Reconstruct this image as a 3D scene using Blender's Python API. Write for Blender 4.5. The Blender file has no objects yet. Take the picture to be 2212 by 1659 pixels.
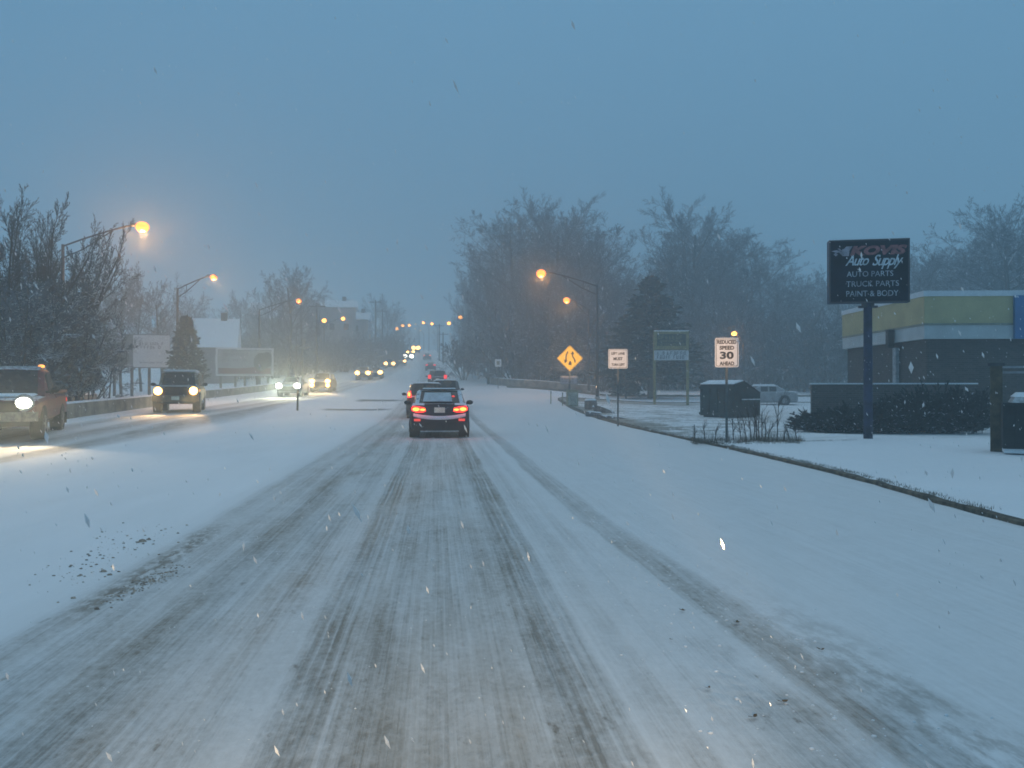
import bpy, math, random
import numpy as np
from mathutils import Vector, Matrix, noise as mnoise
R_ = math.radians
scene = bpy.context.scene
C = scene.collection

# ------------------------------------------------------------------ camera
F = 1750.0            # focal length in the units used for measuring (2212 px wide)
PHI = math.atan(161 / F)
CAMH = 1.5
cd = bpy.data.cameras.new('camera'); cam = bpy.data.objects.new('camera', cd); C.objects.link(cam)
cd.sensor_width = 36; cd.lens = 36 * F / 2212; cd.clip_start = 0.1; cd.clip_end = 3000
cam.location = (0, 0, CAMH)
cam.rotation_euler = (R_(90) + math.atan(8.5 / F), 0, -PHI)
scene.camera = cam

# ------------------------------------------------------------------ world, sun, exposure
w = bpy.data.worlds.new('World'); scene.world = w; w.use_nodes = True
nt = w.node_tree; nt.nodes.clear()
out = nt.nodes.new('ShaderNodeOutputWorld'); bg = nt.nodes.new('ShaderNodeBackground')
sky = nt.nodes.new('ShaderNodeTexSky'); sky.sky_type = 'NISHITA'; sky.sun_disc = False
sky.sun_elevation = R_(4); sky.sun_rotation = R_(200); sky.air_density = 2; sky.ozone_density = 4; sky.dust_density = 1
tc = nt.nodes.new('ShaderNodeTexCoord'); sep = nt.nodes.new('ShaderNodeSeparateXYZ')
rmp = nt.nodes.new('ShaderNodeValToRGB')
rmp.color_ramp.elements[0].position = 0.0; rmp.color_ramp.elements[0].color = (0.082, 0.205, 0.330, 1)
rmp.color_ramp.elements[1].position = 0.9; rmp.color_ramp.elements[1].color = (0.25, 0.41, 0.56, 1)
e = rmp.color_ramp.elements.new(0.30); e.color = (0.098, 0.252, 0.415, 1)
e = rmp.color_ramp.elements.new(0.46); e.color = (0.102, 0.272, 0.455, 1)
scl = nt.nodes.new('ShaderNodeVectorMath'); scl.operation = 'SCALE'; scl.inputs['Scale'].default_value = 10.6
mixw = nt.nodes.new('ShaderNodeMix'); mixw.data_type = 'RGBA'; mixw.inputs[0].default_value = 0.96
L = nt.links.new
L(tc.outputs['Generated'], sep.inputs[0]); L(sep.outputs['Z'], rmp.inputs[0]); L(rmp.outputs[0], scl.inputs[0])
L(sky.outputs[0], mixw.inputs[6]); L(scl.outputs[0], mixw.inputs[7]); L(mixw.outputs[2], bg.inputs['Color'])
bg.inputs['Strength'].default_value = 0.1
L(bg.outputs[0], out.inputs[0])
sd = bpy.data.lights.new('sun', 'SUN'); sd.energy = 0.28; sd.angle = R_(60); sd.color = (1.0, 0.93, 0.87)
so = bpy.data.objects.new('sun', sd); C.objects.link(so); so.rotation_euler = (R_(25), 0, R_(160))
scene.view_settings.view_transform = 'Standard'; scene.view_settings.look = 'None'
scene.view_settings.exposure = 0.0; scene.view_settings.gamma = 1.0
cy = scene.cycles
cy.max_bounces = 5; cy.diffuse_bounces = 3; cy.glossy_bounces = 2; cy.volume_bounces = 2
cy.transmission_bounces = 3; cy.transparent_max_bounces = 6
cy.sample_clamp_indirect = 3.0
cy.use_denoising = True
try:
    cy.denoiser = 'OPENIMAGEDENOISE'
except Exception:
    pass
cy.use_light_tree = True
cy.filter_width = 1.7

# ------------------------------------------------------------------ helpers
def at(px, D):
    """world x, y of the point seen in column px (2212 wide) at depth D"""
    k = (px - 1106) / F
    return D * (math.sin(PHI) + math.cos(PHI) * k), D * (math.cos(PHI) - math.sin(PHI) * k)
def zpx(py, D):
    return CAMH + (838 - py) / F * D
def sm(a, b, x):
    t = min(1, max(0, (x - a) / (b - a))); return t * t * (3 - 2 * t)

class MB:
    def __init__(s): s.v = []; s.f = []
    def add(s, vs, fs):
        n = len(s.v); s.v += [tuple(p) for p in vs]; s.f += [tuple(i + n for i in f) for f in fs]; return s
    def box(s, c, d, rz=0, top=1.0, ry=0, rx=0):
        x, y, z = d[0] / 2, d[1] / 2, d[2] / 2
        vs = [(-x, -y, -z), (x, -y, -z), (x, y, -z), (-x, y, -z), (-x * top, -y * top, z), (x * top, -y * top, z), (x * top, y * top, z), (-x * top, y * top, z)]
        M = Matrix.Translation(c) @ Matrix.Rotation(rz, 4, 'Z') @ Matrix.Rotation(ry, 4, 'Y') @ Matrix.Rotation(rx, 4, 'X')
        return s.add([M @ Vector(p) for p in vs], [(0, 3, 2, 1), (4, 5, 6, 7), (0, 1, 5, 4), (1, 2, 6, 5), (2, 3, 7, 6), (3, 0, 4, 7)])
    def tube(s, p0, p1, r0, r1=None, n=8, caps=True):
        r1 = r0 if r1 is None else r1
        p0 = Vector(p0); p1 = Vector(p1); d = (p1 - p0).normalized()
        a = d.orthogonal().normalized(); b = d.cross(a)
        vs = []
        for p, r in ((p0, r0), (p1, r1)):
            for k in range(n):
                t = 2 * math.pi * k / n; vs.append(p + (a * math.cos(t) + b * math.sin(t)) * r)
        fs = [(k, (k + 1) % n, n + (k + 1) % n, n + k) for k in range(n)]
        if caps: fs += [tuple(range(n - 1, -1, -1)), tuple(range(n, 2 * n))]
        return s.add(vs, fs)
    def path(s, pts, r, n=8):
        for a, b in zip(pts[:-1], pts[1:]): s.tube(a, b, r, r, n)
        return s
    def prism(s, poly, y0, y1):
        """poly in x,z; extruded along y"""
        n = len(poly)
        vs = [(p[0], y0, p[1]) for p in poly] + [(p[0], y1, p[1]) for p in poly]
        fs = [tuple(range(n)), tuple(range(2 * n - 1, n - 1, -1))] + [(k, n + k, n + (k + 1) % n, (k + 1) % n) for k in range(n)]
        return s.add(vs, fs)
    def ball(s, c, r, n=8, m=6, sq=(1, 1, 1)):
        vs = []
        for i in range(m + 1):
            th = math.pi * i / m
            for k in range(n):
                ph = 2 * math.pi * k / n
                vs.append((c[0] + r * sq[0] * math.sin(th) * math.cos(ph), c[1] + r * sq[1] * math.sin(th) * math.sin(ph), c[2] + r * sq[2] * math.cos(th)))
        fs = [(i * n + k, (i + 1) * n + k, (i + 1) * n + (k + 1) % n, i * n + (k + 1) % n) for i in range(m) for k in range(n)]
        return s.add(vs, fs)
    def loft(s, secs, caps=True):
        n = len(secs[0]); base = len(s.v)
        s.v += [tuple(p) for sec in secs for p in sec]
        for i in range(len(secs) - 1):
            for k in range(n - 1):
                a = base + i * n + k; s.f.append((a, a + 1, a + n + 1, a + n))
        if caps:
            s.f.append(tuple(base + k for k in range(n - 1, -1, -1))); o = base + (len(secs) - 1) * n
            s.f.append(tuple(o + k for k in range(n)))
        return s
    def build(s, name, mat, parent=None, smooth=False, loc=None):
        me = bpy.data.meshes.new(name); me.from_pydata(s.v, [], s.f); me.update()
        if smooth:
            me.polygons.foreach_set('use_smooth', [True] * len(me.polygons))
        me.materials.append(mat)
        o = bpy.data.objects.new(name, me); C.objects.link(o)
        if parent is not None: o.parent = parent
        if loc is not None: o.location = loc
        return o

def empty(name, label, cat, loc=(0, 0, 0), rz=0, group=None):
    o = bpy.data.objects.new(name, None); C.objects.link(o); o.location = loc; o.rotation_euler = (0, 0, rz)
    o.empty_display_size = 0.2
    return tag(o, label, cat, group)
def tag(o, label, cat, group=None, kind=None):
    if label: o['label'] = label
    if cat: o['category'] = cat
    if group: o['group'] = group
    if kind: o['kind'] = kind
    return o
def copy_tree(o, label=None, group=None, parent=None):
    c = o.copy(); C.objects.link(c)
    if parent is not None: c.parent = parent
    if label: c['label'] = label
    if group: c['group'] = group
    for ch in list(o.children): copy_tree(ch, None, None, c)
    return c

# ------------------------------------------------------------------ materials
def new_mat(name):
    m = bpy.data.materials.new(name); m.use_nodes = True; t = m.node_tree
    b = t.nodes['Principled BSDF']; return m, t, b
class N:
    """tiny node maths"""
    def __init__(s, t): s.t = t
    def val(s, x, sock):
        if isinstance(x, (int, float)): sock.default_value = x
        else: s.t.links.new(x, sock)
    def m(s, op, a, b=0.0, c=0.0, clamp=False):
        n = s.t.nodes.new('ShaderNodeMath'); n.operation = op; n.use_clamp = clamp
        s.val(a, n.inputs[0]); s.val(b, n.inputs[1]); s.val(c, n.inputs[2]); return n.outputs[0]
    def ramp(s, x, stops):
        n = s.t.nodes.new('ShaderNodeValToRGB'); cr = n.color_ramp
        stops = sorted(stops, key=lambda q: q[0])
        def col(c): return (c, c, c, 1) if isinstance(c, (int, float)) else (*c, 1)
        cr.elements[0].position = stops[0][0]; cr.elements[0].color = col(stops[0][1])
        cr.elements[1].position = stops[-1][0]; cr.elements[1].color = col(stops[-1][1])
        for p, c in stops[1:-1]:
            e = cr.elements.new(p); e.color = col(c)
        s.val(x, n.inputs[0]); return n.outputs[0]
    def rng(s, x, a, b, c=0.0, d=1.0, smooth=True):
        n = s.t.nodes.new('ShaderNodeMapRange'); n.interpolation_type = 'SMOOTHSTEP' if smooth else 'LINEAR'
        s.val(x, n.inputs[0])
        for i, q in enumerate((a, b, c, d)): n.inputs[i + 1].default_value = q
        return n.outputs[0]
    def comb(s, x, y, z=0.0):
        n = s.t.nodes.new('ShaderNodeCombineXYZ'); s.val(x, n.inputs[0]); s.val(y, n.inputs[1]); s.val(z, n.inputs[2]); return n.outputs[0]
    def noise(s, vec, scale, detail=4, rough=0.55):
        n = s.t.nodes.new('ShaderNodeTexNoise'); n.inputs['Scale'].default_value = scale; n.inputs['Detail'].default_value = detail
        n.inputs['Roughness'].default_value = rough; s.t.links.new(vec, n.inputs['Vector']); return n.outputs[0]
    def mix(s, f, a, b):
        n = s.t.nodes.new('ShaderNodeMix'); n.data_type = 'RGBA'; s.val(f, n.inputs[0])
        for q, k in ((a, 6), (b, 7)):
            if isinstance(q, tuple): n.inputs[k].default_value = (*q, 1)
            else: s.t.links.new(q, n.inputs[k])
        return n.outputs[2]
    def bump(s, h, strength, dist=0.02):
        n = s.t.nodes.new('ShaderNodeBump'); n.inputs['Strength'].default_value = strength; n.inputs['Distance'].default_value = dist
        s.t.links.new(h, n.inputs['Height']); return n.outputs[0]
    def geo(s, what='Position'):
        return s.t.nodes.new('ShaderNodeNewGeometry').outputs[what]
    def obj(s): return s.t.nodes.new('ShaderNodeTexCoord').outputs['Object']
    def sep(s, v):
        n = s.t.nodes.new('ShaderNodeSeparateXYZ'); s.t.links.new(v, n.inputs[0]); return n.outputs

def mat(name, col, rough=0.6, metal=0.0, var=0.25, scale=6, bump=0.0, snow=0.0, spec=None, snow_edge=0.5):
    """plain surface with noise variation; snow>0 lays snow on faces that look up"""
    m, t, b = new_mat(name); n = N(t); oc = n.obj()
    nz = n.noise(oc, scale, 5)
    dark = tuple(c * (1 - var) for c in col); lite = tuple(min(1, c * (1 + var)) for c in col)
    c = n.mix(n.rng(nz, 0.3, 0.7), dark, lite)
    if snow:
        up = n.sep(n.geo('Normal'))[2]
        f = n.m('ADD', up, n.m('MULTIPLY', n.m('SUBTRACT', n.noise(oc, 9, 3), 0.5), 0.9))
        f = n.m('MULTIPLY', n.rng(f, snow_edge, snow_edge + 0.2), snow)
        c = n.mix(f, c, (0.74, 0.77, 0.8))
        r = n.m('MULTIPLY_ADD', f, 0.9 - rough, rough); t.links.new(r, b.inputs['Roughness'])
    else:
        b.inputs['Roughness'].default_value = rough
    t.links.new(c, b.inputs['Base Color']); b.inputs['Metallic'].default_value = metal
    if spec is not None: b.inputs['Specular IOR Level'].default_value = spec
    if bump: t.links.new(n.bump(n.noise(oc, scale * 3, 4), bump), b.inputs['Normal'])
    return m
def emat(name, col, strength, pattern=0):
    m, t, b = new_mat(name); n = N(t)
    b.inputs['Base Color'].default_value = (*[min(1, c * 0.5) for c in col], 1); b.inputs['Roughness'].default_value = 0.25
    b.inputs['Emission Color'].default_value = (*col, 1)
    nz = n.noise(n.obj(), 14, 2)
    s = n.rng(nz, 0.2, 0.8, strength * 0.75, strength * 1.15); t.links.new(s, b.inputs['Emission Strength'])
    m.cycles.emission_sampling = 'NONE'
    return m

M = {}
M['snow'] = mat('snow', (0.80, 0.82, 0.84), 0.9, var=0.04, scale=3, bump=0.3)
M['grime_snow'] = mat('grimy_snow', (0.5, 0.5, 0.5), 0.9, var=0.3, scale=12, bump=0.5)
M['dirt_clod'] = mat('dirt_clod', (0.36, 0.30, 0.24), 0.95, var=0.5, scale=20, bump=0.5)
M['galv'] = mat('galvanised_steel', (0.25, 0.26, 0.27), 0.45, 0.6, var=0.2, scale=8)
M['darkmetal'] = mat('dark_metal', (0.05, 0.05, 0.055), 0.55, 0.3, var=0.3)
M['concrete'] = mat('concrete', (0.30, 0.28, 0.25), 0.9, var=0.3, scale=3, bump=0.3, snow=1.0)
M['kerb'] = mat('kerb_edge', (0.12, 0.10, 0.07), 0.95, var=0.6, scale=7, bump=0.6)
M['bark'] = mat('bark', (0.060, 0.056, 0.056), 0.95, var=0.35, scale=4, snow=0.85, snow_edge=0.42)
M['twig'] = mat('twig', (0.095, 0.118, 0.140), 0.95, var=0.3, scale=2, snow=0.9, snow_edge=0.38)
M['bark_near'] = mat('bark_near', (0.055, 0.046, 0.042), 0.95, var=0.4, scale=4, snow=0.35, snow_edge=0.62)
M['needle'] = mat('needle', (0.022, 0.036, 0.032), 0.9, var=0.45, scale=1.2, snow=0.5, snow_edge=0.80)
M['juniper'] = mat('juniper', (0.018, 0.026, 0.022), 0.95, var=0.7, scale=3, snow=0.7, snow_edge=0.70)
M['glass'] = mat('window_glass', (0.012, 0.014, 0.016), 0.12, var=0.3, spec=0.4)
M['snowglass'] = mat('snow_covered_glass', (0.50, 0.53, 0.56), 0.9, var=0.2, scale=3)
M['tyre'] = mat('tyre_rubber', (0.025, 0.025, 0.026), 0.9, var=0.4, snow=0.0)
M['rim'] = mat('wheel_rim', (0.25, 0.25, 0.26), 0.4, 0.7)
M['trim'] = mat('black_plastic', (0.02, 0.02, 0.022), 0.7, var=0.4)
def paint(name, col, var=0.2, snow=1.0):
    return mat(name, col, 0.62, 0.0, var=var, scale=5, snow=snow, snow_edge=0.62)
M['p_dark'] = paint('charcoal_paint', (0.022, 0.024, 0.030))
M['p_black'] = paint('black_paint', (0.016, 0.014, 0.016))
M['p_red'] = mat('red_paint', (0.12, 0.006, 0.014), 0.45, 0.0, var=0.35, scale=5, snow=0.8, snow_edge=0.80)
M['p_bronze'] = paint('bronze_paint', (0.20, 0.14, 0.075), 0.3)
M['p_grey'] = paint('grey_paint', (0.09, 0.10, 0.11))
M['p_silver'] = paint('silver_paint', (0.28, 0.29, 0.30))
M['tail_hot'] = emat('tail_lamp_hot', (1.0, 0.30, 0.05), 4.0)
M['tail_red'] = emat('tail_lamp_red', (1.0, 0.03, 0.03), 1.5)
M['tail_dim'] = emat('tail_dim_glow', (1.0, 0.08, 0.06), 0.8)
M['head_w'] = emat('head_lamp_white', (1.0, 0.97, 0.80), 14)
M['head_y'] = emat('head_lamp_yellow', (1.0, 0.50, 0.12), 13)
M['amber'] = emat('amber_lamp', (1.0, 0.35, 0.06), 2.5)
M['lens'] = emat('sodium_lens', (1.0, 0.27, 0.035), 3.4)
M['lens_far'] = emat('sodium_lens_far', (1.0, 0.38, 0.05), 9.0)
M['lens_w'] = emat('pale_lens', (1.0, 0.72, 0.4), 2.0)
M['plate'] = mat('number_plate', (0.80, 0.78, 0.62), 0.5, var=0.1)

# road surface: packed snow with tyre tracks, laid out in lane metres (uv = metres across, metres along)
def road_mat():
    m, t, b = new_mat('road_snow'); n = N(t)
    uvn = t.nodes.new('ShaderNodeUVMap'); uvn.uv_map = 'lane'
    u, v, _ = n.sep(uvn.outputs[0])
    wob = n.noise(n.comb(0.0, n.m('MULTIPLY', v, 0.11), 3.0), 1.0, 2)
    wob2 = n.noise(n.comb(n.m('MULTIPLY', u, 1.2), n.m('MULTIPLY', v, 0.45), 7.0), 1.0, 4)
    uu = n.m('ADD', u, n.m('MULTIPLY_ADD', wob, 0.12, -0.06))
    uu = n.m('ADD', uu, n.m('MULTIPLY_ADD', wob2, 0.12, -0.06))
    prof = [(-2.95, 0.0), (-2.62, .12), (-2.45, .50), (-2.25, .38), (-2.05, .55), (-1.9, .42), (-1.66, .80), (-1.5, .62), (-1.3, .48), (-1.08, .62), (-.95, .46), (-.87, .34), (-.79, .38),
            (-.72, .72), (-.55, .70), (-.45, .55), (-.3, .68), (-.12, .5), (0, .62), (.14, .50), (.32, .58), (.46, .48), (.57, .75), (.66, .82), (.75, .58), (.84, .72), (.9, .30), (1.08, .42), (1.2, .24), (1.32, .36), (1.45, .20)]
    c1 = n.ramp(n.m('DIVIDE', n.m('ADD', uu, 4.0), 8.0), [((a + 4) / 8, q) for a, q in prof])
    # right-hand wheel track: narrow far off, smeared wide close by
    near = n.rng(v, 3.0, 10.0, 1.0, 0.0)
    ur = n.m('ADD', uu, n.m('MULTIPLY', near, -0.22))
    c2 = n.ramp(n.m('DIVIDE', n.m('SUBTRACT', ur, 1.2), 2.0), [(0, 0), (.06, .25), (.12, .22), (.17, .05), (.22, .62), (.30, .55), (.36, .40), (.41, .08), (1, 0)])
    smear = n.m('MULTIPLY', n.m('MULTIPLY', n.rng(v, 3.0, 7.5, 1.0, 0.0), n.rng(u, .95, 1.75)), n.rng(u, 2.35, 2.8, 1.0, 0.0))
    smear = n.m('MULTIPLY', smear, n.rng(wob2, 0.35, 0.6))
    c3 = n.ramp(n.m('DIVIDE', n.m('ADD', uu, 15.0), 8.0), [((a + 15) / 8, q) for a, q in
                [(-12.6, 0), (-12.2, .45), (-11.7, .7), (-11.3, .35), (-10.9, .25), (-10.4, .75), (-9.9, .6), (-9.5, .3), (-9.15, .8), (-8.8, .6), (-8.45, 0)]])
    streak = n.noise(n.comb(n.m('MULTIPLY', u, 24.0), n.m('MULTIPLY', v, 0.22)), 1.0, 6, 0.65)
    fine = n.noise(n.comb(n.m('MULTIPLY', u, 70.0), n.m('MULTIPLY', v, 0.5), 5.0), 1.0, 5, 0.7)
    blotch = n.noise(n.comb(n.m('MULTIPLY', u, 1.6), n.m('MULTIPLY', v, 0.28), 2.0), 1.0, 5, 0.6)
    d = n.m('MAXIMUM', n.m('MAXIMUM', c1, c2), n.m('MAXIMUM', c3, n.m('MULTIPLY', smear, 0.75)))
    d = n.m('MULTIPLY', d, n.rng(streak, 0.22, 0.72, 0.55, 1.25, False))
    d = n.m('MULTIPLY', d, n.rng(blotch, 0.25, 0.75, 0.6, 1.3, False))
    d = n.m('MULTIPLY', d, n.rng(fine, 0.25, 0.75, 0.72, 1.28, False))
    # packed grey base over the driven width, and gritty speckle that breaks the streaks
    speck = n.noise(n.comb(n.m('MULTIPLY', u, 22.0), n.m('MULTIPLY', v, 14.0), 6.0), 1.0, 5, 0.75)
    mott = n.noise(n.comb(n.m('MULTIPLY', u, 4.5), n.m('MULTIPLY', v, 2.4), 8.0), 1.0, 5, 0.7)
    floor_ = n.m('MULTIPLY', n.m('MULTIPLY', n.rng(uu, -2.75, -2.35), n.rng(uu, .82, .95, 1, 0)), .34)
    floor2 = n.m('MULTIPLY', n.m('MULTIPLY', n.rng(uu, .85, 1.0), n.rng(uu, 1.9, 2.5, 1, 0)), n.m('MULTIPLY', n.rng(v, 4, 30, .22, .08), 1.0))
    d = n.m('MAXIMUM', d, n.m('MAXIMUM', floor_, floor2))
    d = n.m('MULTIPLY', d, n.rng(speck, 0.3, 0.7, 0.70, 1.30, False)); d = n.m('MULTIPLY', d, n.rng(mott, 0.3, 0.7, 0.78, 1.22, False))
    # moulded tread lines
    tr = n.m('ADD', n.m('MULTIPLY', n.rng(uu, -.76, -.72), n.rng(uu, -.50, -.46, 1, 0)), n.m('MULTIPLY', n.rng(uu, .54, .57), n.rng(uu, .80, .84, 1, 0)))
    tread = n.m('MULTIPLY', n.m('MULTIPLY', n.m('SINE', n.m('MULTIPLY', uu, 2 * math.pi / 0.062)), 0.5), tr)
    tread = n.m('MULTIPLY', tread, n.rng(blotch, 0.4, 0.6, 0.4, 1.0))
    d = n.m('ADD', d, n.m('MULTIPLY', tread, -0.20), clamp=True)
    d = n.m('MULTIPLY', d, n.rng(v, 25, 110, 1.0, 0.55))
    # bare wet strips at the median opening
    def strip(v0, hw, u0, u1):
        a = n.m('ABSOLUTE', n.m('SUBTRACT', n.m('ADD', v, n.m('MULTIPLY_ADD', blotch, 2.0, -1.0)), v0))
        return n.m('MULTIPLY', n.rng(a, hw * 0.7, hw * 1.2, 1, 0), n.m('MULTIPLY', n.rng(u, u0 - .5, u0 + .3), n.rng(u, u1 - .6, u1 + .6, 1, 0)))
    bare = n.m('MAXIMUM', strip(58, 1.1, -5.5, -2.7), strip(47.5, 0.8, -6.4, -2.9))
    snowc = n.mix(n.rng(blotch, 0.3, 0.7), (0.85, 0.835, 0.82), (0.89, 0.875, 0.865))
    slush = n.mix(n.rng(n.noise(n.comb(n.m('MULTIPLY', u, 3.0), n.m('MULTIPLY', v, 0.5), 9.0), 1.0, 5), 0.35, 0.65), (0.315, 0.28, 0.235), (0.36, 0.345, 0.32))
    col = n.mix(n.m('MULTIPLY', d, 1.15, clamp=True), snowc, slush)
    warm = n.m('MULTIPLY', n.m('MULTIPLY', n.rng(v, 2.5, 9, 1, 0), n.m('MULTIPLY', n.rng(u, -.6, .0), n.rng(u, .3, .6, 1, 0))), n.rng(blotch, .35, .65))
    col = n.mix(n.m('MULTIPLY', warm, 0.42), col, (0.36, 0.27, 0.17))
    # scattered brown grit
    gp = n.noise(n.comb(n.m('MULTIPLY', u, 7.0), n.m('MULTIPLY', v, 3.0), 4.0), 1.0, 6, 0.7)
    grit = n.m('MULTIPLY', n.rng(gp, 0.60, 0.72), n.rng(d, 0.15, 0.5))
    col = n.mix(n.m('MULTIPLY', grit, 0.65), col, (0.16, 0.12, 0.08))
    dm = n.m('ABSOLUTE', n.m('ADD', n.m('ADD', u, 2.36), n.m('MULTIPLY_ADD', wob2, .5, -.25)))
    dirt = n.m('MULTIPLY', n.rng(dm, .02, .20, 1, 0), n.m('MULTIPLY', n.rng(v, 5.2, 6.0), n.rng(v, 8.2, 9.6, 1, 0)))
    dirt = n.m('MULTIPLY', dirt, n.rng(n.noise(n.comb(n.m('MULTIPLY', u, 14.0), n.m('MULTIPLY', v, 6.0)), 1.0, 5, .7), .40, .58))
    d2 = n.m('MULTIPLY', n.m('MULTIPLY', n.rng(u, 1.75, 2.0), n.rng(u, 2.3, 2.6, 1, 0)), n.m('MULTIPLY', n.rng(v, 3.2, 7.0, 1, 0), n.rng(gp, .42, .6)))
    col = n.mix(n.m('MULTIPLY', n.m('MAXIMUM', dirt, n.m('MULTIPLY', d2, .6)), 0.75), col, (0.17, 0.14, 0.10))
    col = n.mix(n.m('MULTIPLY', bare, 0.85), col, (0.06, 0.06, 0.065))
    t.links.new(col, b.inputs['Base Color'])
    b.inputs['Roughness'].default_value = 0.85; b.inputs['Specular IOR Level'].default_value = 0.25
    # relief: ruts pressed in, streaks, crumbly snow near the right track
    crumb_mask = n.m('MULTIPLY', n.rng(v, 3.5, 9.5, 1.0, 0.0), n.m('MULTIPLY', n.rng(u, .8, 1.3), n.rng(u, 2.2, 3.2, 1, 0)))
    vor = t.nodes.new('ShaderNodeTexVoronoi'); vor.inputs['Scale'].default_value = 1.0
    t.links.new(n.comb(n.m('MULTIPLY', u, 16.0), n.m('MULTIPLY', v, 9.0)), vor.inputs['Vector'])
    gn = n.noise(n.comb(n.m('MULTIPLY', u, 2.2), n.m('MULTIPLY', v, 1.4), 11.0), 1.0, 4)
    crumb = n.m('MULTIPLY', n.m('SUBTRACT', 0.8, vor.outputs['Distance']), crumb_mask)
    h = n.m('MULTIPLY_ADD', d, -0.9, n.m('MULTIPLY', streak, 0.35))
    h = n.m('ADD', h, n.m('MULTIPLY', fine, 0.12)); h = n.m('ADD', h, n.m('MULTIPLY', speck, 0.30)); h = n.m('ADD', h, n.m('MULTIPLY', tread, 0.5)); h = n.m('ADD', h, n.m('MULTIPLY', crumb, n.rng(gn, .5, .7, 0, .9)))
    h = n.m('ADD', h, n.m('MULTIPLY', n.noise(n.comb(n.m('MULTIPLY', u, 1.5), n.m('MULTIPLY', v, 0.7)), 1.0, 5), 1.2))
    t.links.new(n.bump(h, 0.7, 0.020), b.inputs['Normal'])
    return m
M['road'] = road_mat()

def field_mat():
    m, t, b = new_mat('field_snow'); n = N(t)
    p = n.geo(); x, y, z = n.sep(p)
    big = n.noise(p, 0.25, 5, 0.6); st = n.noise(n.comb(n.m('MULTIPLY', x, 0.45), n.m('MULTIPLY', y, 0.9), 1.0), 1.0, 7, 0.7)
    fine = n.noise(p, 5.0, 5, 0.7)
    # thin snow over dead grass on the verge at the junction
    isl = n.m('MULTIPLY', n.m('MULTIPLY', n.rng(x, 7.2, 7.6), n.rng(x, 17, 24, 1, 0)), n.m('MULTIPLY', n.rng(y, 20, 27), n.rng(y, 61, 62.5, 1, 0)))
    edge = n.m('MAXIMUM', n.rng(y, 52, 60), n.m('MULTIPLY', n.rng(x, 8.2, 9.4, 1, 0), n.rng(y, 22, 34)))
    th = n.m('MULTIPLY_ADD', edge, -0.13, 0.515)
    g = n.m('SUBTRACT', n.m('MULTIPLY_ADD', fine, 0.35, n.m('MULTIPLY', st, 0.65)), th)
    g = n.m('MULTIPLY', n.rng(g, -0.04, 0.08), isl)
    grass = n.mix(n.rng(fine, 0.3, 0.7), (0.10, 0.085, 0.05), (0.20, 0.17, 0.11))
    sn = n.mix(n.rng(big, 0.3, 0.7), (0.83, 0.825, 0.82), (0.88, 0.875, 0.87))
    # tufts poking through further away
    tf = n.m('MULTIPLY', n.rng(n.noise(p, 1.6, 6, 0.75), 0.60, 0.70), n.m('MAXIMUM', n.rng(y, 28, 60), n.rng(x, -14, -18)))
    c = n.mix(n.m('MULTIPLY', g, 0.75), sn, grass); c = n.mix(n.m('MULTIPLY', tf, 0.5), c, (0.13, 0.12, 0.10))
    t.links.new(c, b.inputs['Base Color']); b.inputs['Roughness'].default_value = 0.9; b.inputs['Specular IOR Level'].default_value = 0.2
    drift = n.noise(n.comb(n.m('MULTIPLY', x, 1.8), n.m('MULTIPLY', y, 0.6), 3.0), 1.0, 5, .6)
    h = n.m('ADD', n.m('MULTIPLY', big, 3.0), n.m('MULTIPLY', fine, 0.5)); h = n.m('ADD', h, n.m('MULTIPLY', drift, 1.2))
    t.links.new(n.bump(h, 0.8, 0.07), b.inputs['Normal'])
    return m
M['field'] = field_mat()

# ------------------------------------------------------------------ terrain
PM = [(-60, 0), (34, 0), (40, .04), (50, .30), (58, .6), (71, 1.2), (85, 1.7), (100, 2.3), (125, 3.5), (150, 5), (165, 6.0), (190, 8.0), (215, 10.3), (250, 13), (300, 15.6), (400, 17.4), (900, 18)]
PL = [(-60, 0), (20, 0.02), (26, .22), (31, .36), (45, .52), (62, .8), (75, 1.15), (100, 2.2), (125, 3.5), (150, 5), (165, 6.0), (190, 8.0), (215, 10.3), (250, 13), (300, 15.6), (400, 17.4), (900, 18)]
PR = [(-60, 0), (48, 0), (62, .33), (72, .5), (80, .82), (90, 1.25), (110, 1.95), (150, 4), (200, 6.5), (300, 9), (900, 12)]
def prof(P, y):
    xs = [p[0] for p in P]; 
    def f(q): return float(np.interp(q, xs, [p[1] for p in P]))
    k = max(1.0, min(8.0, 0.08 * abs(y)))
    return (f(y - k) + 2 * f(y) + f(y + k)) / 4
_pc = {}
def H(x, y):
    ky = round(y, 2)
    if ky not in _pc: _pc[ky] = (prof(PM, y), prof(PL, y), prof(PR, y))
    a, l, r = _pc[ky]
    xb = float(np.interp(y, [0, 44, 47, 62, 80, 140], [-8.6, -8.3, -8.0, -5.6, -4.6, -4.0]))
    z = a
    tl = sm(xb + 0.25, xb - 1.0, x); z = z * (1 - tl) + l * tl
    tr = sm(8, 18, x); z = z * (1 - tr) + r * tr
    # snowy nose of the median by the marker post
    z += 0.12 * math.exp(-((x + 7.9) / 1.1) ** 2) * sm(40, 44, y) * sm(75, 55, y)
    return z
def HP(px, D): x, y = at(px, D); return (x, y, H(x, y))
def XR(y): return float(np.interp(y, [-20, 9, 13, 20, 30, 48, 58, 61.9, 75.1, 80, 90, 150, 220, 900], [6.1, 6.35, 6.9, 7.15, 7.3, 8.0, 8.7, 9.3, 9.0, 7.0, 5.6, 4.4, 1.0, -2]))
def XL(y): return float(np.interp(y, [-20, 20, 29, 39, 58, 75, 110, 190, 900], [-13.5, -13.3, -13.25, -14.2, -16.2, -15.6, -14.0, -11.0, -12]))
def cl(y): return 0.0 if y < 95 else -0.00025 * (min(y, 260) - 95) ** 2
ys = [-12.0]
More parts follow.
